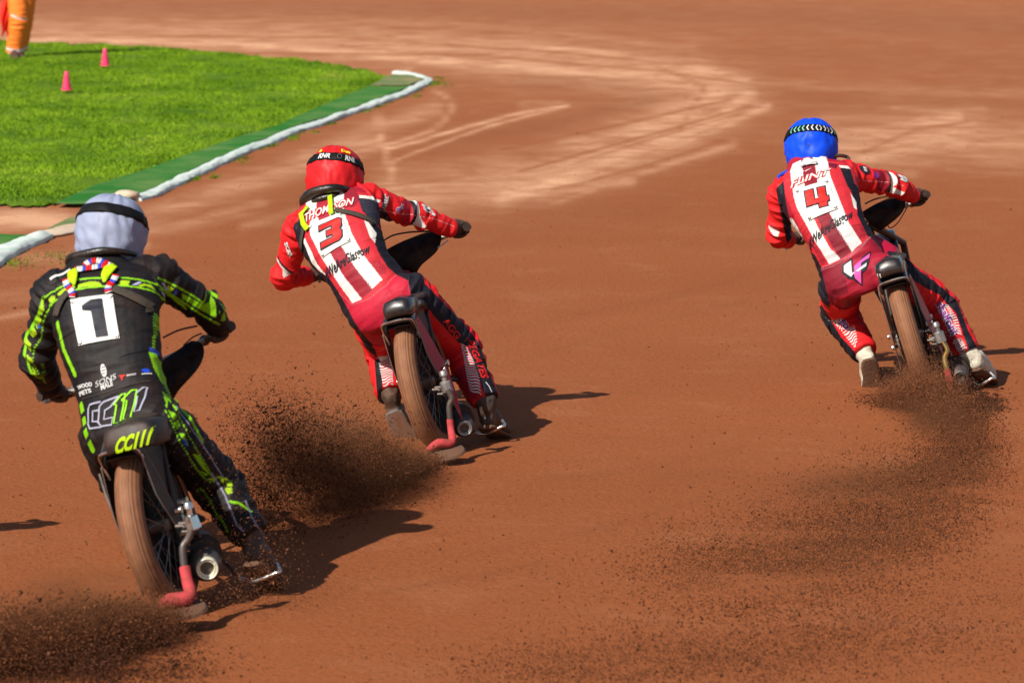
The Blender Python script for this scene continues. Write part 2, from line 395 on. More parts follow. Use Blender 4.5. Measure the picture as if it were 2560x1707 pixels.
def shale_mat():
    m, n, l, p = newmat('shale')
    tc = n.new('ShaderNodeTexCoord')
    def mapn(sx, sy, rz=0):
        mp = n.new('ShaderNodeMapping'); mp.inputs['Scale'].default_value = (sx, sy, 1); mp.inputs['Rotation'].default_value = (0, 0, rz)
        l.new(tc.outputs['Object'], mp.inputs['Vector']); return mp
    def nz(mp, sc, det=6, ro=.6, dist=0):
        t = n.new('ShaderNodeTexNoise'); t.inputs['Scale'].default_value = sc; t.inputs['Detail'].default_value = det; t.inputs['Roughness'].default_value = ro; t.inputs['Distortion'].default_value = dist
        l.new(mp.outputs[0], t.inputs['Vector']); return t
    def rng(src, a, b, c=0., d=1.):
        r = n.new('ShaderNodeMapRange'); r.inputs[1].default_value = a; r.inputs[2].default_value = b; r.inputs[3].default_value = c; r.inputs[4].default_value = d
        l.new(src, r.inputs[0]); return r.outputs[0]
    def mix(f, A, B):
        x = n.new('ShaderNodeMix'); x.data_type = 'RGBA'
        if isinstance(f, float): x.inputs[0].default_value = f
        else: l.new(f, x.inputs[0])
        for i, q in ((6, A), (7, B)):
            if isinstance(q, tuple): x.inputs[i].default_value = (*q, 1)
            else: l.new(q, x.inputs[i])
        return x.outputs[2]
    def math_(op, a, b, clamp=False):
        x = n.new('ShaderNodeMath'); x.operation = op; x.use_clamp = clamp
        for i, q in ((0, a), (1, b)):
            if isinstance(q, (int, float)): x.inputs[i].default_value = q
            else: l.new(q, x.inputs[i])
        return x.outputs[0]
    A = lambda nm: (lambda a: (setattr(a, 'attribute_name', nm), a.outputs['Fac'])[1])(n.new('ShaderNodeAttribute'))
    streak = nz(mapn(.6, .5, .35), 2.6, 10, .72, .5); fine = nz(mapn(1, 1), 34, 8, .75); broad = nz(mapn(.3, .8, .2), .55, 4)
    col = mix(rng(broad.outputs[0], .3, .7), SH_A, SH_B)
    col = mix(rng(fine.outputs[0], .42, .70, 0, .7), col, SH_DARK)
    col = mix(rng(streak.outputs[0], .52, .80, 0, .13), col, SH_DRY)
    col = mix(math_('MULTIPLY', rng(A('damp'), 0, 1), rng(streak.outputs[0], .3, .6, .35, 1.)), col, SH_DAMP)
    dryf = math_('MULTIPLY', rng(A('dry'), .0, 1.0), rng(streak.outputs[0], .36, .62, .35, 1.25), True)
    col = mix(dryf, col, SH_DRY)
    spk = nz(mapn(1, 1), 140, 2, .5)
    col = mix(rng(spk.outputs[0], .66, .72, 0, .6), col, (.12, .045, .022))
    spl = nz(mapn(1, 1), 120, 2, .5)
    l.new(col, p.inputs['Base Color']); p.inputs['Roughness'].default_value = .95; p.inputs['Specular IOR Level'].default_value = .15
    vo = n.new('ShaderNodeTexVoronoi'); vo.inputs['Scale'].default_value = 55; l.new(mapn(.8, 1.2, .4).outputs[0], vo.inputs['Vector'])
    g1 = nz(mapn(.9, 1.1, .5), 38, 9, .72); g2 = nz(mapn(.5, 1.6, .9), 6, 6, .6)
    h = math_('ADD', math_('MULTIPLY', g1.outputs[0], .9), math_('MULTIPLY', g2.outputs[0], .55)); h = math_('ADD', h, math_('MULTIPLY', vo.outputs['Distance'], -.25))
    b = n.new('ShaderNodeBump'); b.inputs['Strength'].default_value = .7; b.inputs['Distance'].default_value = .02
    l.new(h, b.inputs['Height']); l.new(b.outputs[0], p.inputs['Normal'])
    return m
SH_A = (.305, .088, .027); SH_B = (.340, .102, .033); SH_DARK = (.20, .056, .017); SH_DRY = (.68, .36, .205); SH_DAMP = (.22, .068, .023)
M['shale'] = shale_mat()
track = ground_mesh(); track.data.materials.append(M['shale']); track['kind'] = 'structure'
o = build('ground', [(-400, -60, -.06), (400, -60, -.06), (400, 700, -.06), (-400, 700, -.06)], [(0, 1, 2, 3)], M['shale']); o['kind'] = 'structure'

def gp(pts, z=0.0): return [gnd(*dd(*p), z) for p in pts]
def inside_mesh(name, outline, z, mat, step, bump=0, kind='structure', seed=0):
    """a sheet filling an outline, with a fine enough grid to undulate"""
    from mathutils.geometry import delaunay_2d_cdt
    P = [(v.x, v.y) for v in outline]
    xs = np.array([p[0] for p in P]); ys = np.array([p[1] for p in P])
    gx, gy = np.meshgrid(np.arange(xs.min(), xs.max(), step), np.arange(ys.min(), ys.max(), step*1.5)); gx = gx.ravel()+RNG.uniform(-.3, .3, gx.size)*step; gy = gy.ravel()+RNG.uniform(-.3, .3, gy.size)*step
    m = inpoly(gx, gy, P); pts = [Vector((a, b)) for a, b in zip(gx[m], gy[m])]
    allp = [Vector(p) for p in P] + pts; e = [(i, (i+1) % len(P)) for i in range(len(P))]
    r = delaunay_2d_cdt(allp, e, [list(range(len(P)))], 1, 1e-5)
    V = [Vector((v.x, v.y, z + bump*(noise.noise(Vector((v.x*1.3, v.y*.9, seed)))*.7+noise.noise(Vector((v.x*5, v.y*4, seed)))*.3))) for v in r[0]]
    o = build(name, V, [tuple(f) for f in r[2]], mat); o['kind'] = kind
    bm = bmesh.new(); bm.from_mesh(o.data); bm.normal_update()
    for f in bm.faces:
        if f.normal.z < 0: f.normal_flip()
    bm.to_mesh(o.data); bm.free(); return o
GR = [(-700, 478), (0, 475), (60, 479), (130, 472), (215, 441), (330, 405), (430, 370), (480, 347), (560, 324), (640, 302), (690, 275), (720, 263), (770, 246), (790, 233), (830, 212), (880, 192), (900, 182), (870, 172), (830, 160), (700, 140), (560, 128), (300, 108), (0, 95), (-700, 62)]
def densify(P, k, wob):
    out = []
    for i in range(len(P)):
        a, b = P[i], P[(i+1) % len(P)]
        for j in range(k):
            t = j/k; out.append((a[0]+(b[0]-a[0])*t+random.uniform(-wob, wob), a[1]+(b[1]-a[1])*t+random.uniform(-wob, wob)*.5))
    return out
def grass_mat(name, A, B, Cc):
    m, n, l, p = newmat(name)
    tc = n.new('ShaderNodeTexCoord'); mp = n.new('ShaderNodeMapping'); mp.inputs['Scale'].default_value = (1, .5, 1); l.new(tc.outputs['Object'], mp.inputs['Vector'])
    t = n.new('ShaderNodeTexNoise'); t.inputs['Scale'].default_value = 1.1; t.inputs['Detail'].default_value = 8; t.inputs['Roughness'].default_value = .68; l.new(mp.outputs[0], t.inputs['Vector'])
    t2 = n.new('ShaderNodeTexNoise'); t2.inputs['Scale'].default_value = 22; t2.inputs['Detail'].default_value = 3; l.new(tc.outputs['Object'], t2.inputs['Vector'])
    cr = n.new('ShaderNodeValToRGB'); e = cr.color_ramp.elements; e[0].position = .32; e[0].color = (*A, 1); e[1].position = .62; e[1].color = (*B, 1); q = e.new(.76); q.color = (*Cc, 1)
    ad = n.new('ShaderNodeMath'); ad.operation = 'MULTIPLY_ADD'; ad.inputs[1].default_value = .3; l.new(t2.outputs[0], ad.inputs[0]); 
    sb = n.new('ShaderNodeMath'); sb.operation = 'SUBTRACT'; sb.inputs[1].default_value = .15; l.new(t.outputs[0], sb.inputs[0]); l.new(sb.outputs[0], ad.inputs[2])
    l.new(ad.outputs[0], cr.inputs[0]); l.new(cr.outputs[0], p.inputs['Base Color']); p.inputs['Roughness'].default_value = .8; p.inputs['Specular IOR Level'].default_value = .08
    return m
M['turf'] = grass_mat('turf', (.05, .12, .004), (.12, .20, .008), (.22, .22, .04))
M['blade'] = grass_mat('blade', (.070, .155, .004), (.21, .345, .014), (.36, .39, .06))
outl = gp(densify(GR, 9, 6))
inside_mesh('infield', outl, .012, M['turf'], .16, .018)
def grass():
    P = [(v.x, v.y) for v in outl]
    xs = [p[0] for p in P]; ys = [p[1] for p in P]
    N0 = 420000
    x = RNG.uniform(max(min(xs), -9.5), max(xs), N0); y = RNG.uniform(min(ys), max(ys), N0)
    m = inpoly(x, y, P) & (x > -.155*y-.4); x = x[m]; y = y[m]
    cl = np.array([noise.noise(Vector((a*2.2, b*1.5, 3)))+.5*noise.noise(Vector((a*6, b*3, 1))) for a, b in zip(x, y)])
    keep = RNG.uniform(0, 1, len(x)) < .62+cl*.8; x = x[keep]; y = y[keep]; cl = cl[keep]
    n = len(x); h = .008+.014*RNG.uniform(0, 1, n)+.016*np.clip(cl+.1, 0, 1); an = RNG.uniform(0, math.pi, n); wd = RNG.uniform(.004, .008, n)
    h *= .75; tip = np.stack([x+RNG.normal(0, .016, n), y+RNG.normal(0, .016, n), .02+h], 1)
    a = np.stack([x+np.cos(an)*wd, y+np.sin(an)*wd, np.full(n, .012)], 1); b = np.stack([x-np.cos(an)*wd, y-np.sin(an)*wd, np.full(n, .012)], 1)
    V = np.stack([a, b, tip], 1).reshape(-1, 3); me = bpy.data.meshes.new('grass'); me.vertices.add(len(V)); me.vertices.foreach_set('co', V.ravel())
    me.loops.add(3*n); me.loops.foreach_set('vertex_index', np.arange(3*n, dtype=np.int32)); me.polygons.add(n); me.polygons.foreach_set('loop_start', np.arange(0, 3*n, 3, dtype=np.int32)); me.polygons.foreach_set('loop_total', np.full(n, 3, np.int32)); me.update()
    me.materials.append(M['blade']); o = bpy.data.objects.new('grass', me); COL.objects.link(o)
    o['kind'] = 'stuff'; o['label'] = 'short mown grass of the infield inside the bend'; o['category'] = 'grass'
    print('grass blades', n)
grass()
# yellow flowers and a few straw tufts
def mat_mat(name, A, B):
    m, n, l, p = newmat(name)
    tc = n.new('ShaderNodeTexCoord'); t = n.new('ShaderNodeTexNoise'); t.inputs['Scale'].default_value = 1.6; t.inputs['Detail'].default_value = 9; t.inputs['Roughness'].default_value = .7; l.new(tc.outputs['Object'], t.inputs['Vector'])
    cr = n.new('ShaderNodeValToRGB'); e = cr.color_ramp.elements; e[0].position = .42; e[0].color = (*A, 1); e[1].position = .74; e[1].color = (*B, 1)
    l.new(t.outputs[0], cr.inputs[0]); l.new(cr.outputs[0], p.inputs['Base Color']); p.inputs['Roughness'].default_value = .95; p.inputs['Specular IOR Level'].default_value = .06
    t2 = n.new('ShaderNodeTexNoise'); t2.inputs['Scale'].default_value = 90; l.new(tc.outputs['Object'], t2.inputs['Vector'])
    b = n.new('ShaderNodeBump'); b.inputs['Strength'].default_value = .6; b.inputs['Distance'].default_value = .01; l.new(t2.outputs[0], b.inputs['Height']); l.new(b.outputs[0], p.inputs['Normal'])
    return m
M['mat_green'] = mat_mat('mat_green', (.026, .155, .024), (.15, .24, .07)); M['mat_faded'] = mat_mat('mat_faded', (.13, .19, .07), (.40, .26, .15))
KB = [(305, 462), (350, 449), (385, 432), (420, 414), (460, 396), (500, 377), (540, 360), (580, 343), (620, 328), (660, 310), (690, 300), (720, 291), (750, 282), (780, 269), (810, 260), (840, 250), (870, 238), (900, 228), (930, 217), (955, 205), (975, 193), (980, 187), (965, 180), (940, 175), (912, 170)]
MT = [(128, 478), (215, 436), (330, 400), (430, 364), (560, 318), (640, 296), (720, 258), (790, 228), (850, 205), (938, 205)] + [(938, 208)] + [(k[0]-4, k[1]-4) for k in KB[::-1][6:]] + [(300, 470), (190, 478)]
inside_mesh('matting', gp(densify(MT, 3, 1.5)), .034, M['mat_green'], .14, .012, seed=3)
MF = [(850, 205), (938, 206), (975, 190), (950, 182), (905, 178), (880, 190)]
inside_mesh('matting', gp(densify(MF, 3, 1.5)), .046, M['mat_faded'], .14, .01, seed=4)
inside_mesh('matting', gp(densify([(-300, 600), (-300, 545), (0, 543), (70, 545), (118, 542), (60, 572), (0, 596)], 3, 1.5)), .020, M['mat_green'], .14, .01, seed=5)
inside_mesh('matting', gp(densify([(95, 540), (120, 525), (165, 505), (230, 498), (240, 520), (180, 535), (130, 546)], 3, 1.5)), .024, M['mat_faded'], .14, .01, seed=6)
def kerb_mat():
    m, n, l, p = newmat('kerb_paint')
    tc = n.new('ShaderNodeTexCoord'); t = n.new('ShaderNodeTexNoise'); t.inputs['Scale'].default_value = 9; t.inputs['Detail'].default_value = 9; t.inputs['Roughness'].default_value = .7; l.new(tc.outputs['Object'], t.inputs['Vector'])
    cr = n.new('ShaderNodeValToRGB'); e = cr.color_ramp.elements; e[0].position = .40; e[0].color = (.70, .72, .68, 1); e[1].position = .66; e[1].color = (.42, .56, .48, 1); q = e.new(.78); q.color = (.34, .28, .2, 1)
    l.new(t.outputs[0], cr.inputs[0]); l.new(cr.outputs[0], p.inputs['Base Color']); p.inputs['Roughness'].default_value = .8
    return m
M['kerb_paint'] = kerb_mat(); M['sandbag'] = mat_mat('sandbag', (.62, .48, .36), (.40, .25, .16))
def kerb(pts, r, label, taper=True):
    P = gp(pts); P, _ = catmull(P, [0]*len(P), 14); V = []; Fc = []; m = 12; n = len(P)
    for i, p in enumerate(P):
        t = (P[min(i+1, n-1)]-P[max(i-1, 0)]); t.z = 0; t.normalize(); s = Vector((-t.y, t.x, 0))
        for k in range(m+1):
            a = math.pi*k/m; lump = 1+.30*noise.noise(Vector((p.x*6, p.y*2.2, k*.3)))+.16*noise.noise(Vector((p.x*14, p.y*7, k*.5+5)))
            V.append(p + s*(r*1.5*math.cos(a)*lump) + ZAX*(.012+r*.68*math.sin(a)*lump) - ZAX*(.02 if k in (0, m) else 0))
    for i in range(n-1):
        for k in range(m): Fc.append((i*(m+1)+k, i*(m+1)+k+1, (i+1)*(m+1)+k+1, (i+1)*(m+1)+k))
    Fc.append(tuple(range(m+1))); Fc.append(tuple((n-1)*(m+1)+k for k in range(m, -1, -1)))
    o = build('kerb', V, Fc, M['kerb_paint']); sharp(o, 60); o['label'] = label; o['category'] = 'kerb'; return o
ZAX = Vector((0, 0, 1))
kerb(KB, .043, 'long white painted kerb curving along the infield to the corner')
kerb([(-300, 730), (-120, 660), (0, 593), (30, 577), (62, 562), (100, 548)], .06, 'short white kerb piece at the picture edge beside the bare gap')
def lump(pts, hgt, wd, label, mat, name, cat):
    c = gp(pts); g = G(); a, b = c
    ax_ = (b-a).normalized(); L = (b-a).length; s = Vector((-ax_.y, ax_.x, 0))
    g.ell((a+b)/2+ZAX*hgt*.7, (ax_, s, ZAX), (L/2, wd, hgt), 26, 16)
    V = [v + Vector((noise.noise(v*7), noise.noise(v*7+Vector((3, 0, 0))), noise.noise(v*7+Vector((0, 5, 0)))))*hgt*.45 for v in g.v]
    o = build(name, V, g.f, mat); o['label'] = label; o['category'] = cat
lump([(280, 458), (306, 464)], .055, .09, 'pale sandbag lying at the near end of the long white kerb', M['sandbag'], 'sandbag', 'sandbag')
lump([(104, 548), (190, 520)], .022, .12, 'flat pale sandbag bridging the gap behind the white helmet', M['sandbag'], 'sandbag', 'sandbag')

def weeds():
    P = gp(KB, 0); V = []; Fc = []
    pp, _ = catmull(P, [0]*len(P), 6)
    for i in range(34):
        k = random.randrange(4, len(pp)-4); t = (pp[k+1]-pp[k]); t.z = 0; t.normalize(); s = Vector((t.y, -t.x, 0))
        c = pp[k] + s*random.uniform(.06, .11 if i % 3 else .22) + t*random.uniform(-.2, .2); n = random.randrange(12, 60)
        for j in range(n):
            q = c + t*random.gauss(0, .09) + s*random.gauss(0, .025); a = random.uniform(0, 3.14); w_ = .005; b = len(V)
            V += [q+Vector((math.cos(a)*w_, math.sin(a)*w_, 0)), q-Vector((math.cos(a)*w_, math.sin(a)*w_, 0)), q+Vector((random.gauss(0, .02), random.gauss(0, .02), random.uniform(.010, .030)))]; Fc.append((b, b+1, b+2))
    for cx_, cy_, sx_, sy_, nn in ((25, 605, 40, 8, 260), (130, 585, 30, 6, 160), (1010, 192, 16, 5, 260), (160, 600, 20, 5, 60)):
        for j in range(nn):
            q = gnd(*dd(random.gauss(cx_, sx_), random.gauss(cy_, sy_))); a = random.uniform(0, 3.14); w_ = .005; b = len(V)
            V += [q+Vector((math.cos(a)*w_, math.sin(a)*w_, 0)), q-Vector((math.cos(a)*w_, math.sin(a)*w_, 0)), q+Vector((random.gauss(0, .02), random.gauss(0, .02), random.uniform(.005, .02)))]; Fc.append((b, b+1, b+2))
    o = build('weeds', V, Fc, M['turf'], smooth=False); o['kind'] = 'stuff'; o['label'] = 'tufts of grass growing along the foot of the white kerb'; o['category'] = 'weeds'
weeds()
# cones
def cone(px, py, label):
    base = gnd(px, py); g = G(); n = 28; V = []; Fc = []
    r = lambda z: .052*(1-z/.215)+.018*(z/.215)
    prof = [(.0, .0), (r(0)+.008, 0), (r(0)+.008, .008), (r(.01), .012), (r(.08), .08), (r(.15), .15), (r(.195), .195), (.012, .204), (.010, .16)]
    for i in range(n):
        t = 2*math.pi*i/n
        for q, z in prof: V.append(base + Vector((q*math.cos(t), q*math.sin(t), z+.045)))
    m = len(prof)
    for i in range(n):
        for k in range(m-1): Fc.append((i*m+k, ((i+1) % n)*m+k, ((i+1) % n)*m+k+1, i*m+k+1))
    o = build('marker_cone', V, Fc, M['cone']); sharp(o, 50); o['label'] = label; o['category'] = 'cone'; o['group'] = 'pink marker cones on the infield grass'
cone(167, 236, 'pink marker cone on the grass, the nearer of the two'); cone(263, 174, 'pink marker cone on the grass beside the long shadow')
# ------------------------------------------------------------------ riders
PARTN = ['T', 'UL', 'FL', 'UR', 'FR', 'TL', 'SL', 'TR', 'SR']
def vnoise(P, s):
    return np.array([noise.noise(Vector(p)*s) for p in P])
def body(cfg, th, mat, mesh_name='suit'):
    Y0 = cfg['Y0']; J = {k: at(*v[0], Y0+v[1]) for k, v in cfg['J'].items()}
    g = G()
    hipU = (J['hipR']-J['hipL']).normalized(); shU = (J['shR']-J['shL']).normalized()
    sp = [J['pelvis'], J['waist'], J['chest'], J['shm'], J['neck']]
    ax = (sp[4]-sp[0]).normalized()
    W = cfg['W']                                             # half widths of pelvis, waist, chest, shoulders
    pts = [sp[0]-ax*.16+Vector((0, .03, 0)), sp[0]-ax*.07, sp[0]+ax*.03, sp[1], sp[2], sp[3]-ax*.02, sp[3]+ax*.06, sp[4]+ax*.01]
    hw = [W[0]*.62, W[0]*.95, W[0], W[1], W[2], W[3], W[3]*.62, .075]
    hd = [.08, .115, .125, .112, .125, .115, .085, .07]
    us = [0, 0, .1, .35, .7, 1, 1, 1]
    sec = []
    n = len(pts)
    P, _ = catmull(pts, hw, 5); Wi = np.interp(np.linspace(0, n-1, len(P)), range(n), hw); Di = np.interp(np.linspace(0, n-1, len(P)), range(n), hd)
    Ui = np.interp(np.linspace(0, n-1, len(P)), range(n), us)
    for i, p in enumerate(P):
        t = (P[min(i+1, len(P)-1)]-P[max(i-1, 0)]).normalized()
        U = hipU.lerp(shU, Ui[i]); U = (U - t*U.dot(t)).normalized(); sec.append((p, U, t.cross(U), Wi[i], Di[i]))
    g.loft(sec, 32, 2.35)
    A = cfg.get('armr', 1.0); Lr = cfg.get('legr', 1.0)
    hd_ = J['head']
    g.tube([sp[4]-ax*.02, hd_], [.06, .06], 14)
    g.ell(hd_, (Vector((1, 0, 0)), Vector((0, 1, 0)), Vector((0, 0, 1))), (.08, .10, .11))
    for s in 'LR':
        sh = J['sh'+s]; el = J['el'+s]; wr = J['wr'+s]
        inn = sh.lerp(sp[3], .45)
        g.tube([inn, sh, sh.lerp(el, .5), el, el.lerp(wr, .5), wr], [.075*A, .078*A, .066*A, .060*A, .053*A, .043*A], 18, smoothpath=5)
        hi = J['hip'+s]; kn = J['kn'+s]; an = J['an'+s]
        top = hi.lerp(sp[0], .45)+ax*.01
        g.tube([top, hi, hi.lerp(kn, .5), kn, kn.lerp(an, .35), an], [x*Lr for x in cfg.get('legp', [.085, .102, .098, .086, .084, .066])], 20, smoothpath=5)
    bm_me = bpy.data.meshes.new('b'); bm_me.from_pydata([tuple(v) for v in g.v], [], g.f)
    o = bpy.data.objects.new('b', bm_me); COL.objects.link(o)
    r = o.modifiers.new('r', 'REMESH'); r.mode = 'VOXEL'; r.voxel_size = cfg.get('vox', .0045)
    s_ = o.modifiers.new('s', 'SMOOTH'); s_.iterations = 14; s_.factor = .6
    me = bpy.data.meshes.new_from_object(o.evaluated_get(bpy.context.evaluated_depsgraph_get()))
    bpy.data.objects.remove(o); bpy.data.meshes.remove(bm_me)
    nv = len(me.vertices); V = np.empty(nv*3); me.vertices.foreach_get('co', V); V = V.reshape(-1, 3)
    N = np.empty(nv*3); me.vertex_normals.foreach_get('vector', N); N = N.reshape(-1, 3)
    bones = [('T', sp[0]-ax*.10, sp[1], .155), ('T', sp[1], sp[2], .15), ('T', sp[2], sp[3], .155), ('T', sp[3], sp[4], .12), ('T', sp[4], hd_, .11)]
    for s in 'LR':
        bones += [('U'+s, J['sh'+s], J['el'+s], .066), ('F'+s, J['el'+s], J['wr'+s], .055), ('T'+s, J['hip'+s].lerp(J['kn'+s], .12), J['kn'+s], .085), ('S'+s, J['kn'+s], J['an'+s], .065)]
    best = np.full(nv, 1e9); bid = np.zeros(nv, int); tt = np.zeros(nv); dirv = np.zeros((nv, 3))
    for nm, a, b, rr in bones:
        a_ = np.array(a); d = np.array(b)-a_; L2 = d@d; q = V-a_; t = np.clip(q@d/L2, 0, 1)
        dist = np.linalg.norm(q-t[:, None]*d, axis=1)-rr
        m = dist < best; best[m] = dist[m]; bid[m] = PARTN.index(nm); tt[m] = t[m]; dirv[m] = d/math.sqrt(L2)
    # folds in the cloth
    al = (V*dirv).sum(1)[:, None]*dirv; pr = V-al
    q1 = al*20 + pr*6; q2 = al*42 + pr*15
    nz = vnoise(q1, 1.0); nz2 = vnoise(q2+31, 1.0)
    amp = np.where(bid == 0, .0038, .0078)*cfg.get('fold', 1.0)
    joint = np.where(bid > 0, 1+1.1*np.exp(-((tt-1)/.22)**2)*np.isin(bid, [1, 3, 5, 7]) + 1.0*np.exp(-((tt)/.22)**2), 1.0)
    ridge = 1-np.abs(nz)*2.4
    V = V + N*((amp*joint)*(ridge*.9+nz2*.55))[:, None]
    me.vertices.foreach_set('co', (V-np.array(th.loc)).ravel()); me.update()
    me.polygons.foreach_set('use_smooth', np.ones(len(me.polygons), dtype=bool))
    # pattern frames
    FR = {'T': Frame(sp[0], shU.lerp(hipU, .5), sp[4]-sp[0], .13)}
    for s in 'LR':
        for nm, a, b, rr in (('U'+s, J['sh'+s], J['el'+s], .06), ('F'+s, J['el'+s], J['wr'+s], .05), ('T'+s, J['hip'+s], J['kn'+s], .08), ('S'+s, J['kn'+s], J['an'+s], .06)):
            ax_ = (b-a).normalized(); tc = (CAMP-a).normalized(); N_ = (tc-ax_*tc.dot(ax_)).normalized()
            FR[nm] = Frame(a, ax_.cross(N_), ax_, rr); FR[nm].rs = .06
    C = np.zeros((nv, 3))
    for nm, col in cfg['base'].items(): C[bid == PARTN.index(nm)] = col
    xy = {k: f.pts(V) for k, f in FR.items()}
    for it in cfg['paint']:
        kind, prts, fk, cf, poly, col = it[:6]
        x, y = xy[fk]; m = np.isin(bid, [PARTN.index(q) for q in prts])
        P2 = [FR[fk].px(cf(*p)) for p in poly]
        if kind == 'p': m &= inpoly(x, y, P2)
        elif kind == 'l':
            d, t = distline(x, y, P2); m &= d < it[6]/2
            if len(it) > 7: m &= (np.mod(t, it[7]) < it[7]*.6)
        elif kind == 's':
            m &= inpoly(x, y, P2) & (np.mod(y + x*it[7], it[6]) < it[6]*.5)
        elif kind == 'b':                                   # visible from behind only
            nn = N@np.array(FR[fk].N); m &= inpoly(x, y, P2) & (nn > .0)
        C[m] = col
    C *= cfg.get('gain', .80)
    at_ = me.color_attributes.new('paint', 'FLOAT_COLOR', 'POINT')
    at_.data.foreach_set('color', np.hstack([C, np.ones((nv, 1))]).ravel())
    me.materials.append(mat); me.name = mesh_name
    o = bpy.data.objects.new(mesh_name, me); COL.objects.link(o); o.parent = th.o
    bvh = BVHTree.FromPolygons([Vector(v) for v in V.tolist()], [tuple(p.vertices) for p in me.polygons])
    return o, bvh, FR, J

def helmet(th, c, mat, tint, yaw=0, pitch=22, roll=0, s=1.0, strap=('black',), fl=8):
    R = Matrix.Rotation(math.radians(yaw), 3, 'Z') @ Matrix.Rotation(math.radians(roll), 3, 'Y') @ Matrix.Rotation(math.radians(-pitch), 3, 'X')
    X, Yv, Z = R@Vector((1, 0, 0)), R@Vector((0, 1, 0)), R@Vector((0, 0, 1))
    def surf(phi, z, k=1.0):                               # phi 0 = right, 90 = front; z in -1..1
        zz = z
        if zz > 0: rr = math.sqrt(max(0, 1-zz**2.3))
        else: rr = 1-.27*abs(zz)**2.2
        hz = .141 if zz > 0 else .135
        return c + (X*(.132*rr*math.cos(phi)) + Yv*(.152*rr*math.sin(phi)) + Z*(hz*zz))*s*k
    # shell
    def shell(k, lo, front_open, wob=0):
        nu, nv = 72, 40; V = []; Fc = []
        for j in range(nv+1):
            z = 1-(1-lo)*(j/nv)**.85 if j else 1
            z = 1 - (1-lo)*(math.sin(j/nv*math.pi/2)**2*.35 + (j/nv)*.65)
            for i in range(nu):
                ph = 2*math.pi*i/nu
                p = surf(ph, z, k)
                if wob:
                    d = (p-c).normalized()
                    q = Vector((math.cos(ph)*2.2, math.sin(ph)*2.2, z*1.2))
                    r1 = 1-abs(noise.noise(q*1.3+Vector((fl, 0, 0))))*2.2
                    r2 = 1-abs(noise.noise(Vector((math.cos(ph)*fl*.6+z*2.5, math.sin(ph)*fl*.6, z*1.6+fl))))*2.4
                    p = p + d*(wob*(r1*.65+r2*.5*(.35 if z > .3 else 1)))
                V.append(p)
        for j in range(nv):
            for i in range(nu):
                i2 = (i+1) % nu; zmid = V[j*nu+i]
                ph = math.degrees(2*math.pi*(i+.5)/nu); loc = (zmid-c).dot(Z)
                if front_open and 52 < ph < 128 and -.075 < loc < .035: continue
                Fc.append((j*nu+i, (j+1)*nu+i, (j+1)*nu+i2, j*nu+i2))
        return V, Fc
    V, Fc = shell(.97, -1.0, True)
    hel = build('helmet', V, Fc, M['gloss_black'], th); hel.modifiers.new('s', 'SOLIDIFY').thickness = .006
    V, Fc = shell(1.0, -.98, True, 0.010)
    cov = build('helmet_cover', V, Fc, mat, parent=hel, th=th)
    md = cov.modifiers.new('s', 'SOLIDIFY'); md.thickness = .002; md.offset = 1
    a_ = cov.data.color_attributes.new('paint', 'FLOAT_COLOR', 'POINT')
    a_.data.foreach_set('color', list((*tint, 1))*len(V))
    bv = BVHTree.FromPolygons(V, Fc)
    # goggle strap round the back, goggles and lens at the front
    def band(z0, z1, p0, p1, k, n=60, m=3):
        VV = []; FF = []
        for j in range(m+1):
            for i in range(n+1):
                ph = math.radians(p0+(p1-p0)*i/n); zz = z0+(z1-z0)*j/m
                sag = 0
                p = surf(ph, zz+sag, 1); d = (p-c-Z*((p-c).dot(Z))).normalized()
                h = bv.ray_cast(p+d*.08, -d)
                q = h[0] if (h[0] is not None and (h[0]-p).length < .03) else p
                VV.append(q + d*k)
        for j in range(m):
            for i in range(n): FF.append((j*(n+1)+i, j*(n+1)+i+1, (j+1)*(n+1)+i+1, (j+1)*(n+1)+i))
        return VV, FF
    z0, z1 = (.20, .50)
    VV, FF = band(z0, z1, 130, 410, .004)
    stp = build('goggle_strap', VV, FF, M['strap_black'], th, hel); md = stp.modifiers.new('s', 'SOLIDIFY'); md.thickness = .003; md.offset = 1
    for v in range(len(VV)): pass
    VV, FF = band(-.42, .16, 50, 130, -.004)
    build('goggle_lens', VV, FF, M['visor'], th, hel)
    VV, FF = band(.44, .56, 20, 160, .0, 24, 2)
    pk = []
    n = 24
    for i in range(n+1):
        ph = math.radians(20+140*i/n); p = surf(ph, .45); d = (p-c).normalized()
        pk.append(p); 
    VVp = []; FFp = []
    for i, p in enumerate(pk):
        ph = math.radians(20+140*i/n)
        VVp += [p, p + Yv*(.075*math.sin(ph)**1.5)+Z*.01]
    for i in range(n): FFp.append((2*i, 2*i+1, 2*i+3, 2*i+2))
    pe = build('helmet_peak', VVp, FFp, M['gloss_black'], th, hel); pe.modifiers.new('s', 'SOLIDIFY').thickness = .004
    return hel, bv, surf, (X, Yv, Z)

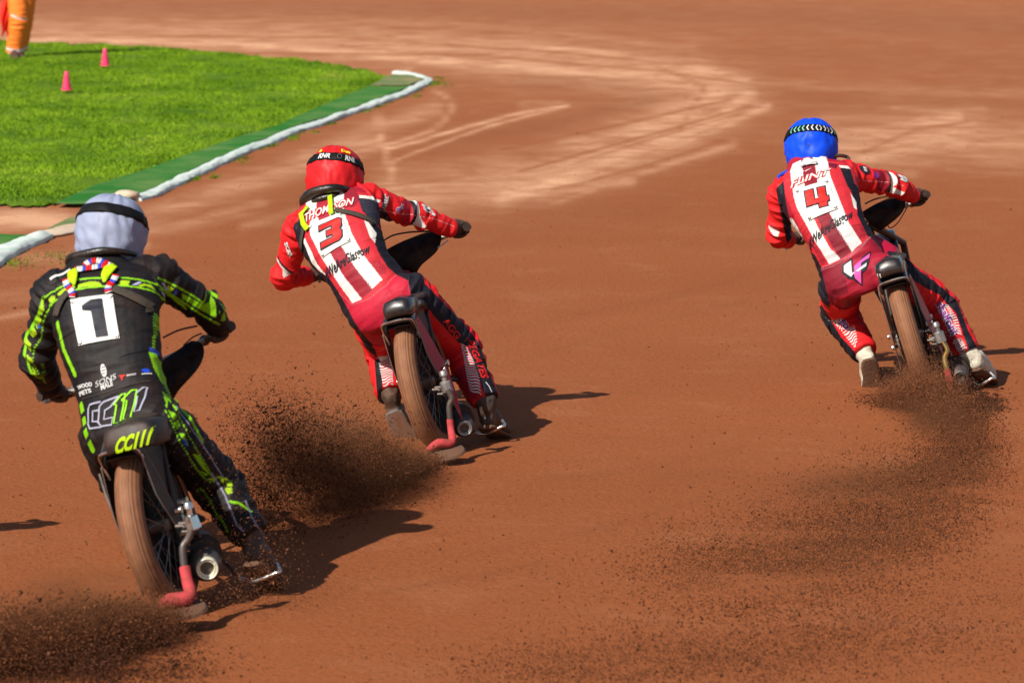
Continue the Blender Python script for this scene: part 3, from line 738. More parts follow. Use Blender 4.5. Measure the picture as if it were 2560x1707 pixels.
def strapquads(surf, bv, c, Z, items, th, parent):
    """prints on the goggle strap: (name, phi0, phi1, z0, z1, glyph polygon list, material)"""
    for name, p0, p1, z0, z1, V2, Fc, mat in items:
        P = []
        for x, y in V2:
            ph = math.radians(p0+(p1-p0)*x); p = surf(ph, z0+(z1-z0)*y); d = (p-c-Z*((p-c).dot(Z))).normalized()
            h = bv.ray_cast(p+d*.08, -d); q = h[0] if h[0] is not None and (h[0]-p).length < .03 else p
            P.append(q+d*.0095)
        build(name, P, Fc, mat, th, parent)
def unit_text(txt, **k):
    V, Fc = text_mesh(txt, **k); xs = [v[0] for v in V]; ys = [v[1] for v in V]; a, b = min(xs), max(xs); c, d = min(ys), max(ys)
    # refine long edges so that the print bends with the strap
    bm = bmesh.new(); vs = [bm.verts.new((x, y, 0)) for x, y in V]
    for f in Fc:
        try: bm.faces.new([vs[i] for i in f])
        except ValueError: pass
    for _ in range(3):
        es = [e for e in bm.edges if e.calc_length() > .2]
        if not es: break
        bmesh.ops.subdivide_edges(bm, edges=es, cuts=1); bmesh.ops.triangulate(bm, faces=bm.faces)
    bm.verts.index_update(); V = [((v.co.x-a)/(b-a), (v.co.y-c)/(d-c)) for v in bm.verts]; Fc = [tuple(v.index for v in f.verts) for f in bm.faces]; bm.free()
    return V, Fc

def boot(th, ankle, knee, heel, toe, downdir, mat, r=.058, steel=False):
    """shaft up the shin, then heel to toe"""
    up = (knee-ankle).normalized(); f = (toe-heel).normalized(); dn = (downdir-f*downdir.dot(f)).normalized(); sd = f.cross(dn).normalized()
    g = G()
    g.tube([ankle+up*.075, ankle+up*.04, ankle-up*.01, heel.lerp(toe, .10)-dn*.035], [r*1.05, r, r*.92, r*.7], 18, smoothpath=4)
    L = (toe-heel).length
    secs = []
    for t, a, b, h in ((-.03, .022, .025, -.020), (.0, .036, .046, -.022), (.14, .042, .060, -.032), (.38, .044, .058, -.030), (.62, .051, .042, -.012), (.85, .048, .031, -.004), (.97, .034, .022, .0), (1.0, .018, .012, .002)):
        secs.append((heel+f*(L*t)+dn*(h), sd, dn, a, b))
    g.loft(secs, 20, 2.3)
    me = bpy.data.meshes.new('b'); me.from_pydata([tuple(v) for v in g.v], [], g.f); o = bpy.data.objects.new('b', me); COL.objects.link(o)
    rm = o.modifiers.new('r', 'REMESH'); rm.mode = 'VOXEL'; rm.voxel_size = .006
    s_ = o.modifiers.new('s', 'SMOOTH'); s_.iterations = 6
    m2 = bpy.data.meshes.new_from_object(o.evaluated_get(bpy.context.evaluated_depsgraph_get())); bpy.data.objects.remove(o)
    V = [v.co.copy() for v in m2.vertices]
    V = [v + Vector((noise.noise(v*30), noise.noise(v*30+Vector((9, 0, 0))), noise.noise(v*30+Vector((0, 7, 0)))))*.006 for v in V]
    bo = build('boot', V, [tuple(p.vertices) for p in m2.polygons], mat, th); bpy.data.meshes.remove(m2)
    so_ = G(); secs = []
    for t, a in ((-.04, .026), (.02, .040), (.15, .044), (.4, .042), (.62, .053), (.85, .050), (.98, .034), (1.01, .018)):
        secs.append((heel+f*(L*t)+dn*(.034), sd, dn, a+.003, .010))
    so_.loft(secs, 20, 3.2); so_.out('sole', M['steel'] if steel == 'steel' else M['sole'], th, bo)
    # straps with buckles
    for t in (.015, .05):
        q = G(); P = []
        cc = ankle+up*t
        q.tube([cc-up*.009, cc+up*.009], [r*1.09, r*1.09], 20); q.out('boot_strap', M['black'], th, bo)
    return bo

def glove(th, grip_c, g, back, mat, wrist, side=1):
    """hand closed round a grip: g along the bar (towards the little finger... outward), back = direction from the bar to the back of the hand"""
    g = g.normalized(); back = (back-g*back.dot(g)).normalized(); fw = g.cross(back)*side
    q = G(); rg = .016
    palm = grip_c + back*.030
    q.tube([wrist, wrist.lerp(palm, .55), palm+back*.004], [.040, .036, .034], 14, smoothpath=3)
    q.ell(palm, (g, fw, back), (.046, .034, .022), 16, 10)
    for i, (off, ln, r) in enumerate(((-.033, .95, .0105), (-.011, 1.05, .0115), (.011, 1.0, .0112), (.032, .8, .0098))):
        P = []; R = []
        for k in range(8):
            a = (-.35 + 3.5*ln*k/7)
            rad = rg+.013
            P.append(grip_c + g*off + back*(rad*math.cos(a)) + fw*(rad*math.sin(a)) + (back*.010 if k == 0 else Vector())); R.append(r*(1-.035*k))
        q.tube(P, R, 10)
    P = [grip_c - g*.040 + back*.018 - fw*.02, grip_c - g*.045 - fw*.03, grip_c - g*.030 - back*.026 - fw*.012, grip_c - g*.012 - back*.032 + fw*.008]
    q.tube(P, [.015, .014, .012, .010], 10, smoothpath=4)
    me = bpy.data.meshes.new('b'); me.from_pydata([tuple(v) for v in q.v], [], q.f); o = bpy.data.objects.new('b', me); COL.objects.link(o)
    rm = o.modifiers.new('r', 'REMESH'); rm.mode = 'VOXEL'; rm.voxel_size = .0032
    s_ = o.modifiers.new('s', 'SMOOTH'); s_.iterations = 3
    m2 = bpy.data.meshes.new_from_object(o.evaluated_get(bpy.context.evaluated_depsgraph_get())); bpy.data.objects.remove(o); bpy.data.meshes.remove(me)
    b = build('glove', [v.co for v in m2.vertices], [tuple(p.vertices) for p in m2.polygons], mat, th); bpy.data.meshes.remove(m2)
    return b

def number_plate(fr, bvh, th, corners, digit, digcol, affine, edge=.0015):
    """a semi-stiff number panel fixed to the back by four studs"""
    P2 = [fr.px(p) for p in corners]
    o = decal_poly('number_panel', P2, fr, bvh, M['plate'], th, None, lift=.006, L=.05, thick=.0016)
    o.data.polygons.foreach_set('use_smooth', [False]*len(o.data.polygons))
    c = Vector((sum(p[0] for p in P2)/4, sum(p[1] for p in P2)/4))
    for p in P2:
        v = Vector(p); v = v.lerp(c, .11)
        oo = fr.w(v.x, v.y, .45); h = bvh.ray_cast(oo, -fr.N)
        if h[0] is None: continue
        ctr = h[0]+fr.N*.007; q = G(); q.tube([ctr, ctr+fr.N*.004], [.0085, .006], 14); s = q.out('stud', M['dark_steel'], th, o)
        q = G(); q.tube([ctr+fr.N*.004, ctr+fr.N*.0062], [.004, .0035], 10); q.out('stud_cap', M['chrome'], th, o)
    og, rx, uy = affine
    og2 = Vector(fr.px(og)); r2 = Vector(fr.px(rx))-og2; u2 = Vector(fr.px(uy))-og2
    for poly in GLY[digit]:
        PP = [tuple(og2+r2*x+u2*y) for x, y in poly]
        if digcol != 'print_black':
            decal_poly('digit_outline', offset_poly(PP, .0065), fr, bvh, M['print_black'], th, o, lift=.0095)
        decal_poly('digit', PP, fr, bvh, M[digcol], th, o, lift=.0110)
    return o
GLY = {
 3: [[(0, .78), (0, 1), (.88, 1), (1, .9), (1, .6), (.90, .5), (1, .4), (1, .1), (.88, 0), (0, 0), (0, .23), (.60, .23), (.60, .385), (.33, .385), (.33, .615), (.60, .615), (.60, .78)]],
 4: [[(0, .22), (0, 1), (.36, 1), (.36, .46), (.58, .46), (.58, 1), (.90, 1), (.90, .46), (1, .46), (1, .22), (.90, .22), (.90, 0), (.55, 0), (.55, .22)]],
 1: [[(0, .74), (0, .86), (.42, 1), (.85, 1), (.85, 0), (.35, 0), (.35, .70)]],
}
def collar(th, c, X, Yv, Z, a, b, r, mat, name='neck_brace', lift=.0, sag=.02):
    q = G(); P = []
    for i in range(33):
        t = math.radians(150+240*i/32)
        P.append(c + X*(a*math.cos(t)) + Yv*(b*math.sin(t)) + Z*(lift+sag*abs(math.cos(t))))
    q.tube(P, [r*(.75+.35*abs(math.sin(math.radians(150+240*i/32)))) for i in range(33)], 14)
    return q.out(name, mat, th)
def ribbon(name, fr, bvh, pxs, wpx_m, mat, th, parent, lift=.008, thick=.003):
    P = [Vector(fr.px(p)) for p in pxs]
    L = []; R = []
    for i, p in enumerate(P):
        t = (P[min(i+1, len(P)-1)]-P[max(i-1, 0)]).normalized(); nn = Vector((-t.y, t.x)); wdt = wpx_m[i] if isinstance(wpx_m, (list, tuple)) else wpx_m
        L.append(tuple(p+nn*wdt/2)); R.append(tuple(p-nn*wdt/2))
    V2 = L+R; n = len(P); Fc = [(i, i+1, n+i+1, n+i) for i in range(n-1)]
    return decal_mesh(name, V2, Fc, fr, bvh, mat, th, parent, lift, L=.02, thick=thick)
# ------------------------------------------------------------------ motorbikes
class WF:
    """wheel frame: n to the right along the axle, f forward, u up in the wheel plane"""
    def __init__(s, contact, R, yaw, lean):
        y = math.radians(yaw); l = math.radians(lean)
        s.f = Vector((-math.sin(y), math.cos(y), 0)); rt = Vector((math.cos(y), math.sin(y), 0))
        s.u = (Vector((0, 0, 1))*math.cos(l) - rt*math.sin(l)).normalized(); s.n = s.f.cross(s.u).normalized(); s.R = R
        s.c = Vector(contact) + s.u*R
    def p(s, x, y, z): return s.c + s.n*x + s.f*y + s.u*z
def wheel(th, name, W, hw, rimw, lean_tw=0):
    R = W.R
    prof = []                                               # tyre section: (across, radius)
    for k in range(25):
        a = math.pi*(k/24*1.36-.18); prof.append((hw*math.cos(a)*-1, R-.062+.062*math.sin(a)*(1 if math.sin(a) > 0 else .35)))
    V = []; Fc = []; AC = []; nu = 96; m = len(prof)
    for i in range(nu):
        t = 2*math.pi*i/nu
        for k, (x, r) in enumerate(prof):
            # tread: shallow knobs in rows
            row = int((x/hw+1)*3.5); kn = .0035 if (abs(x) < hw*.9 and (i+row) % 3 != 0 and r > R-.03) else 0
            V.append(W.p(x, math.sin(t)*(r-kn), math.cos(t)*(r-kn))); AC.append(x/hw+1)
    for i in range(nu):
        i2 = (i+1) % nu
        for k in range(m-1): Fc.append((i*m+k, i*m+k+1, i2*m+k+1, i2*m+k))
    ro = bpy.data.objects.new(name, None); COL.objects.link(ro); ro.parent = th.o
    ty = build('tyre', V, Fc, M['tyre'], th, ro); at_ = ty.data.attributes.new('across', 'FLOAT', 'POINT'); at_.data.foreach_set('value', AC)
    sharp(ty, 60)
    def ring(r, x0, x1, dr, mat, nm):
        V = []; Fc = []
        for i in range(nu):
            t = 2*math.pi*i/nu
            for x, q in ((x0, r), (x1, r), (x1, r-dr), (x0, r-dr)): V.append(W.p(x, math.sin(t)*q, math.cos(t)*q))
        for i in range(nu):
            i2 = (i+1) % nu
            for k in range(4): Fc.append((i*4+k, i*4+(k+1) % 4, i2*4+(k+1) % 4, i2*4+k))
        return sharp(build(nm, V, Fc, mat, th, ro), 30)
    ring(R-.066, -rimw, rimw, .016, M['dark_steel'], 'rim')
    g = G(); g.tube([W.p(-.055, 0, 0), W.p(.055, 0, 0)], .028, 16); g.tube([W.p(-.042, 0, 0), W.p(-.036, 0, 0)], .045, 20); g.tube([W.p(.036, 0, 0), W.p(.042, 0, 0)], .045, 20); g.out('hub', M['steel'], th, ro)
    g = G()
    for i in range(36):
        t = 2*math.pi*i/36; sx = .039*(1 if i % 2 else -1); t2 = t + (.5 if (i//2) % 2 else -.5)
        g.tube([W.p(sx, math.sin(t2)*.043, math.cos(t2)*.043), W.p(0, math.sin(t)*(R-.078), math.cos(t)*(R-.078))], .0018, 5)
    o = g.out('spokes', M['steel'], th, ro)
    return ro
def arc_shell(th, W, r, a0, a1, hw, lip, mat, name, thick=.004, parent=None, flare=0):
    """mudguard: arc from a0 to a1 degrees measured from the top, positive forward"""
    V = []; Fc = []; n = 40; prof = []
    for k in range(17):
        s = -1+2*k/16; prof.append((hw*math.copysign(min(1, abs(s)*1.22)**.9, s), -lip*max(0, (abs(s)-.72)/.28)**1.3 - .012*s*s))
    m = len(prof)
    for i in range(n+1):
        a = math.radians(a0+(a1-a0)*i/n)
        for x, d in prof:
            q = r+d+flare*(1-i/n)**3
            V.append(W.p(x, math.sin(a)*q, math.cos(a)*q))
    for i in range(n):
        for k in range(m-1): Fc.append((i*m+k, (i+1)*m+k, (i+1)*m+k+1, i*m+k+1))
    o = build(name, V, Fc, mat, th, parent); md = o.modifiers.new('s', 'SOLIDIFY'); md.thickness = thick; md.offset = 0
    return o
def panel(th, pts, mat, name, thick=.006, parent=None, rim=None):
    g = G(); g.plate(pts, thick); o = g.out(name, mat, th, parent)
    if rim:
        q = G(); q.tube(list(pts)+[pts[0]], .0028, 6); q.out('panel_edge', rim, th, o)
    return o
def make_bike(cfg):
    C = gnd(*cfg['contact']); Y0 = C.y
    th = Thing('speedway_motorbike', cfg['label'], 'motorbike', C, 'speedway motorbikes on the shale')
    W = WF(C, .335, cfg['yaw'], cfg['lean']); cf = cfg['cf']
    P = lambda x, y, dy: at(*cf(x, y), Y0+dy)
    rw = wheel(th, 'rear_wheel', W, .052, .036)
    g = G(); g.tube([W.p(-.034, 0, 0), W.p(-.031, 0, 0)], .262, 48); g.out('wheel_shade_disc', M['dirty_black'], th, rw)  # black disc added behind the spokes to shade the wheel interior dark
    hl, hr = cfg['hands']; hl = at(*hl[0], Y0+hl[1]); hr = at(*hr[0], Y0+hr[1])
    hc = hl.lerp(hr, .5); bar = (hr-hl).normalized()
    # front wheel: forward of the head, turned into the slide
    ft = C + W.f*1.33*Vector((0, 1, 0)).dot(Vector((0, 1, 0))); fx = cfg.get('front', None)
    fc = Vector((cfg['fx'], C.y+1.36, 0)) if fx is None else Vector((*fx, 0))
    hd_yaw = -math.degrees(math.atan2(fc.x-C.x, fc.y-C.y)); WM = WF(C, .335, hd_yaw, cfg['lean'])
    W2 = WF(fc, .35, cfg['yaw']-cfg['steer'], cfg['lean']*.8)
    wheel(th, 'front_wheel', W2, .033, .024)
    arc_shell(th, W2, .385, -55, 12, .05, .012, M['gloss_black'], 'front_mudguard')
    head = hc + Vector((0, .03, -.10))
    g = G()
    for s in (-1, 1):
        g.tube([W2.p(s*.075, 0, 0), W2.p(s*.08, -.03, .30), head + bar*(s*.085) + Vector((0, 0, .04))], [.016, .019, .021], 12)
    g.tube([head-bar*.1, head+bar*.1], .018, 10); g.out('fork', M['dirty_black'], th)
    # handlebar with its two grips, levers
    e0, e1 = cfg['barends']; e0 = at(*e0[0], Y0+e0[1]); e1 = at(*e1[0], Y0+e1[1])
    bl = (hl-e0).normalized(); br = (hr-e1).normalized()
    mid0 = hc - bar*.09 + Vector((0, .03, -.03)); mid1 = hc + bar*.09 + Vector((0, .03, -.03))
    g = G(); g.tube([e0, hl+bl*.05, mid0, mid1, hr+br*.05, e1], .0125, 12, smoothpath=6); hb = g.out('handlebar', M['steel'], th)
    for e, h, b in ((e0, hl, bl), (e1, hr, br)):
        q = G(); q.tube([e-b*.004, e+b*.012, e+b*.016, h+b*.062, h+b*.066, h+b*.072], [.020, .021, .0165, .0165, .022, .022], 14); q.out('grip', M['black'], th, hb)
        q = G(); q.tube([h+b*.085+Vector((0, .01, -.01)), h+b*.07+Vector((0, .055, -.012)), h-b*.02+Vector((0, .075, -.03)), h-b*.075+Vector((0, .07, -.035))], [.009, .008, .007, .009], 8, smoothpath=4); q.ell(h+b*.085+Vector((0, .012, 0)), (Vector((1, 0, 0)), Vector((0, 1, 0)), Vector((0, 0, 1))), (.02, .025, .022), 10, 6); q.out('lever', M['steel'], th, hb)
    for nm, pts, r, mt in cfg['cables']:
        q = G(); q.tube([at(*p[0], Y0+p[1]) for p in pts], r, 6, smoothpath=8); q.out(nm, M[mt], th, hb)
    # frame tubes, tank, seat, engine
    seat = W.p(0, .16, .36); bb = WM.p(0, .52, -.04)
    g = G()
    for s in (-1, 1):
        g.tube([W.p(s*.075, 0, 0), W.p(s*.075, .30, -.05), bb + W.n*(s*.06)], .011, 10, smoothpath=4)
        g.tube([W.p(s*.075, 0, 0), W.p(s*.07, .06, .22), seat + W.n*(s*.05)], .010, 10, smoothpath=4)
        g.tube([seat + W.n*(s*.04), head.lerp(seat, .45) + W.n*(s*.03)+Vector((0, 0, .02)), head+Vector((0, 0, -.02))], .012, 10, smoothpath=4)
        g.tube([bb + W.n*(s*.06), WM.p(s*.06, .78, -.02), head+Vector((0, 0, -.10))], .012, 10, smoothpath=4)
    g.tube([head+Vector((0, 0, .05)), head+Vector((0, -.02, -.12))], .026, 14); g.out('frame', M['dirty_black'], th)
    g = G(); a = seat+W.f*.12-W.u*.0; b = head+Vector((0, -.07, -.03))
    g.loft([(a, W.n, W.u, .035, .04), (a.lerp(b, .15), W.n, W.u, .075, .075), (a.lerp(b, .6), W.n, W.u, .085, .085), (b, W.n, W.u, .045, .055)], 22, 2.6); g.out('fuel_tank', M['crimson'] if cfg['red'] else M['black'], th)
    g = G(); g.loft([(W.p(0, -.06, .385), W.n, W.u, .06, .012), (W.p(0, .02, .39), W.n, W.u, .08, .018), (W.p(0, .14, .39), W.n, W.u, .085, .022), (W.p(0, .27, .39), W.n, W.u, .05, .02)], 22, 2.6); g.out('seat', M['black'], th)
    g = G(); ec = WM.p(0, .56, .03)
    g.loft([(ec-W.n*.085, W.f, W.u, .10, .10), (ec-W.n*.07, W.f, W.u, .13, .13), (ec+W.n*.07, W.f, W.u, .13, .13), (ec+W.n*.085, W.f, W.u, .10, .10)], 24, 2.6)
    eng = g.out('engine', M['dark_steel'], th)
    g = G()
    cy = (W.u*.94+W.f*.34).normalized(); cz = ec+cy*.12
    g.tube([cz, cz+cy*.16], .05, 18); eg = g.out('cylinder', M['dark_steel'], th, eng)
    for k in range(7):
        q = G(); q.tube([cz+cy*(.01+.02*k), cz+cy*(.016+.02*k)], .072, 20); q.out('cooling_fin', M['steel'], th, eng)
    q = G(); q.loft([(cz+cy*.15, W.n, W.f, .06, .06), (cz+cy*.20, W.n, W.f, .055, .055)], 18, 3); q.out('rocker_cover', M['steel'], th, eng)
    # chain, sprocket and guards on the left
    g = G(); g.tube([W.p(-.078, 0, 0), W.p(-.072, 0, 0)], .105, 28); g.out('sprocket', M['steel'], th)
    g = G()
    up_ = [W.p(-.075, .0+(.5-.0)*i/26, .106-(.106-.035)*i/26) for i in range(27)]; lo_ = [W.p(-.075, 0+.5*i/26, -.106+(.07)*i/26) for i in range(27)]
    for A in (up_, lo_):
        for p, q in zip(A[:-1], A[1:]):
            g.tube([p.lerp(q, .1), p.lerp(q, .9)], .006, 6)
    for i in range(16):
        t0 = math.pi*(i/16)+math.pi/2; t1 = math.pi*((i+.85)/16)+math.pi/2
        g.tube([W.p(-.075, math.cos(t0)*.108, math.sin(t0)*.108), W.p(-.075, math.cos(t1)*.108, math.sin(t1)*.108)], .006, 6)
    o = g.out('drive_chain', M['steel'], th); o['kind'] = 'stuff'
    g = G(); g.tube([W.p(-.10, 0, 0), W.p(.10, 0, 0)], .009, 12); g.tube([W.p(-.105, 0, 0), W.p(-.088, 0, 0)], .018, 6); g.tube([W.p(.088, 0, 0), W.p(.105, 0, 0)], .018, 6); g.out('axle', M['chrome'], th)
    # adjusters and bolts round the axle
    for s, y, z in ((-1, -.03, .03), (-1, .05, -.04), (1, -.05, .04), (1, .04, .06), (1, -.02, -.05)):
        q = G(); q.tube([W.p(s*.085, y, z), W.p(s*.12, y, z)], [.013, .010], 6); q.tube([W.p(s*.115, y, z), W.p(s*.122, y, z)], .015, 12); q.out('bolt', M['chrome'], th)
    # rear mudguard with its squared tail
    arc_shell(th, W, .402, -38, 22, .072, .055, M['gloss_black'], 'rear_mudguard', .005)
    tail = cfg['tail']
    V = []; Fc = []; n = 24
    tw, tz, ty, thh = tail; tx = cfg.get('tx', 0)          # half width, height above axle, distance back, band height
    rings = [(0, .0), (.12, .012), (.85, .010), (1, .0)]
    for j in range(9):
        h = j/8
        for i in range(n+1):
            a = math.pi*i/n
            cx = math.copysign(abs(math.cos(a))**.30, math.cos(a)); sx = math.sin(a)**.40
            bul = .006*math.sin(math.pi*h)
            V.append(W.p(tx+(tw+bul)*cx, -ty - sx*.060 - bul*2 + .10*(1-sx) - .02*h, tz - thh*h + .016*(1-cx*cx)*(1-h*.4)))
    m = n+1
    for j in range(8):
        for i in range(n): Fc.append((j*m+i, j*m+i+1, (j+1)*m+i+1, (j+1)*m+i))
    top = len(V); V.append(W.p(tx, -ty+.06, tz+.022))
    for i in range(n): Fc.append((top, i+1, i))
    tl = build('tail_cover', V, Fc, M['gloss_black'] if not cfg.get('tailmat') else M[cfg['tailmat']], th)
    md = tl.modifiers.new('s', 'SOLIDIFY'); md.thickness = .005
    arc_shell(th, W, .368, -37, -8, .066, .03, M['dirty_black'], 'inner_mudguard', .005)
    q = G(); q.tube([W.p(-.076, -.17, .22), W.p(-.078, -.215, .295), W.p(-.055, -.25, .325), W.p(.055, -.25, .325), W.p(.078, -.215, .295), W.p(.076, -.17, .22)], .005, 8, smoothpath=5); q.out('guard_hoop', M['chrome'], th)
    # side panels
    R_ = W.p
    if cfg['red']:
        panel(th, [R_(.088, -.22, .31), R_(.088, -.17, .32), R_(.10, -.10, .22), R_(.115, -.02, .08), R_(.12, .03, -.06), R_(.12, .03, -.22), R_(.115, -.03, -.12), R_(.10, -.10, .02), R_(.090, -.17, .13)], M['crimson'], 'side_panel', .005, rim=M['dark_steel'])
        panel(th, [R_(-.088, -.20, .27), R_(-.088, -.10, .30), R_(-.105, .03, .05), R_(-.11, .05, -.20), R_(-.11, .0, -.26), R_(-.10, -.09, -.03), R_(-.09, -.17, .12)], M['crimson'], 'side_panel', .005, rim=M['steel'])
    else:
        panel(th, [R_(.080, -.22, .31), R_(.080, -.19, .32), R_(.088, -.13, .22), R_(.095, -.06, .08), R_(.10, -.03, -.02), R_(.09, -.08, .0), R_(.082, -.17, .13)], M['dirty_black'], 'side_panel', .005, rim=M['steel'])
        panel(th, [R_(-.088, -.20, .27), R_(-.088, -.10, .30), R_(-.115, .03, .05), R_(-.13, .05, -.20), R_(-.13, .0, -.26), R_(-.12, -.09, -.03), R_(-.10, -.17, .12)], M['dirty_black'], 'side_panel', .005, rim=M['steel'])
    # dark mud-flap sheet inside the frame on the right
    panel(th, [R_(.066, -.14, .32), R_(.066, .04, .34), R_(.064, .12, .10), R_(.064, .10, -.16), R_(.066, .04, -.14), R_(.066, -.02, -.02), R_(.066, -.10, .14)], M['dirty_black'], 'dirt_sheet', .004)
    # deflector bracket, arm, sleeve and plate
    D = cfg['defl']
    g = G(); a, b, c = [P(*p) for p in D['bracket']]
    d_ = (b-a).normalized()
    g.tube([a-d_*.005, a, a+d_*.018, a+d_*.02, a+d_*.045], [.012, .017, .019, .012, .012], 16)
    g.tube([a+d_*.045, a+d_*.05, c-d_*.004, c], [.020, .026, .028, .022], 8)
    bk = g.out('deflector_bracket', M['steel' if not cfg.get('shiny') else 'chrome'], th)
    for k in range(4):
        q = G(); o_ = c + Vector((-.035-.012*k, .02, -.002-.02*(k % 2)+.01*k)); q.tube([o_, o_+Vector((.03, -.01, .004))], [.007, .008], 8); q.ell(o_+Vector((.032, -.012, 0)), (Vector((1, 0, 0)), Vector((0, 1, 0)), Vector((0, 0, 1))), (.008, .008, .008), 10, 6); q.out('clamp_bolt', M['dark_steel'], th, bk)
    g = G(); g.tube([P(*p) for p in D['arm']], .0135, 14, smoothpath=6); ar = g.out('deflector_arm', M[D['armmat']], th)
    g = G(); sl = [P(*p) for p in D['sleeve']]; g.tube(sl, D.get('sr', [.019]*len(sl)), 16, smoothpath=6); g.out('deflector_sleeve', M['pink'], th)
    if D.get('disc'):
        cc = P(*D['disc'][0]); ra, rb, ang = D['disc'][1:]
        X = Vector((math.cos(ang), .1, -math.sin(ang))).normalized(); Yd = Vector((0, 1, .30)).normalized(); Yd = (Yd-X*Yd.dot(X)).normalized(); Z = X.cross(Yd)
        g = G(); g.loft([(cc-Z*.012, X, Yd, ra*.8, rb*.8), (cc-Z*.006, X, Yd, ra, rb), (cc+Z*.004, X, Yd, ra*.93, rb*.93), (cc+Z*.014, X, Yd, ra*.5, rb*.5)], 32, 2); g.out('deflector_plate', M['sole'], th)
    # silencer
    e = P(*cfg['exhaust'][0]); er = cfg['exhaust'][1]; fd = (WM.f + Vector((cfg.get('exyaw', -.06), 0, .06))).normalized(); X = fd.cross(Vector((0, 0, 1))).normalized(); Z = X.cross(fd)
    g = G(); g.tube([e+fd*.02, e+fd*.03, e+fd*.05, e+fd*.36, e+fd*.42], [er*1.05, er*1.35, er*1.55, er*1.55, er*.7], 28); g.tube([e+fd*.40, e+fd*.52+W.u*.05, WM.p(.08, .66, .12)], [er*.7]*3, 14, smoothpath=6); si = g.out('silencer', M['dark_steel'], th)
    V = []; Fc = []; n = 40
    prof = [(.02, er*1.08), (-.004, er*1.04), (-.008, er*.98), (-.004, er*.90), (.004, er*.84), (-.001, er*.78), (-.002, er*.70), (.004, er*.66), (.08, er*.64)]
    for i in range(n):
        t = 2*math.pi*i/n
        for d, r in prof: V.append(e+fd*d+X*(r*math.cos(t))+Z*(r*math.sin(t)))
    m = len(prof)
    for i in range(n):
        for k in range(m-1): Fc.append((i*m+k, i*m+k+1, ((i+1) % n)*m+k+1, ((i+1) % n)*m+k))
    build('exhaust_ring', V, Fc, M['polished' if cfg.get('shiny') else 'steel'], th, si)
    q = G(); q.tube([e+fd*.079, e+fd*.08], er*.66, 20); q.out('baffle', M['black'], th, si)
    q = G(); oc = e+fd*.12+Z*.012
    for k in range(7): q.tube([oc+fd*(.014*k), oc+fd*(.014*k+.007)], er*1.55+.010, 26)
    q.out('heat_guard', M['black'], th, si)
    # footrest
    fr_ = [P(*p) for p in cfg['peg']]
    g = G(); g.tube(fr_, .0075, 10, smoothpath=5); g.out('footrest', M['chrome'], th)
    g = G(); g.tube([fr_[0], WM.p(.10, .42, -.10)], .009, 8); g.out('footrest_arm', M['dark_steel'], th)
    # front cowl between the forks and the right grip
    K = cfg['cowl']; A = [P(*p) for p in K]; n = len(A)//2
    V = []; Fc = []; m = 9
    for i in range(n):
        a, b = A[i], A[2*n-1-i]
        for j in range(m):
            t = j/(m-1); q_ = a.lerp(b, t); V.append(q_ + Vector((0, -.035*math.sin(math.pi*t)*math.sin(math.pi*min(1, max(.15, i/(n-1)))), 0)))
    for i in range(n-1):
        for j in range(m-1): Fc.append((i*m+j, i*m+j+1, (i+1)*m+j+1, (i+1)*m+j))
    cw = build('front_cowl', V, Fc, M['cowl_black'], th)
    md = cw.modifiers.new('sub', 'SUBSURF'); md.levels = md.render_levels = 2
    md = cw.modifiers.new('s', 'SOLIDIFY'); md.thickness = .02; md.offset = -1
    cwb = BVHTree.FromPolygons(V, Fc)
    tbv = BVHTree.FromPolygons([v.co + th.loc for v in tl.data.vertices], [tuple(p.vertices) for p in tl.data.polygons])
    return th, W, tl, tbv, cw, cwb
# ------------------------------------------------------------------ the three riders
def c7(x, y): return (160+x*.1212, 890+y*.1212)
def c8(x, y): return (100+x*.13605, 600+y*.13605)
def c9(x, y): return (900+x*.1913, 800+y*.1913)
def c10(x, y): return (720+x*.1275, 340+y*.1275)

def lerp_rings(): pass
ZAX = Vector((0, 0, 1))
B1 = dict(contact=(452, 1526), yaw=-12, lean=14.6, tx=.072, fx=-1.38, steer=-8, cf=c2, red=False, tailmat='dirty_black',
    label='motorbike of the rider in black and lime, lime CC111 on its tail',
    hands=(((140, 985), .92), ((535, 838), .95)), barends=(((100, 990), .86), ((578, 815), .86)),
    cables=[('clutch_cable', [(c1(985, 950), .85), (c1(1080, 905), .9), (c1(1190, 880), .93)], .004, 'black'), ('throttle_cable', [(c1(1105, 1000), .8), (c1(1160, 950), .82), (c1(1215, 925), .9)], .003, 'grey_strap'),
            ('side_rail', [(c2(238, 565), .0), (c2(280, 700), .0), (c2(320, 800), 0), (c2(380, 960), 0), (c2(460, 1140), -.02)], .005, 'steel')],
    tail=(.105, .40, .21, .088),
    defl=dict(bracket=[(768, 742, -.26), (795, 870, -.26), (812, 900, -.26)], arm=[(800, 890, -.27), (770, 960, -.27), (740, 1010, -.28), (750, 1130, -.29)], armmat='dark_steel',
              sleeve=[(752, 1125, -.29), (765, 1200, -.31), (785, 1290, -.35), (740, 1318, -.37), (660, 1328, -.38), (600, 1368, -.38)], sr=[.021, .021, .024, .028, .026, .016], disc=((730, 1378, -.36), .098, .085, -.12)),
    exhaust=((888, 1137, .02), .040), peg=[(1080, 1190, .30), (1160, 1215, .24), (1300, 1163, .22), (1325, 1150, .23), (1305, 1105, .26)],
    cowl=[(2, 160, .80), (70, 60, .82), (100, 0, .85), (150, -90, .9), (175, -170, .93), (170, -210, .94), (60, -125, .93), (0, -75, .9), (-60, -30, .85), (-90, 20, .82), (-120, 70, .80), (-130, 160, .80)], shiny=True)
B1['cowl'] = [(660, 130, .80), (690, 60, .80), (760, -10, .83), (830, -80, .88), (855, -150, .93), (850, -215, .94), (790, -215, .94), (720, -160, .90), (650, -115, .86), (590, -70, .83), (560, 0, .80), (560, 130, .80)]
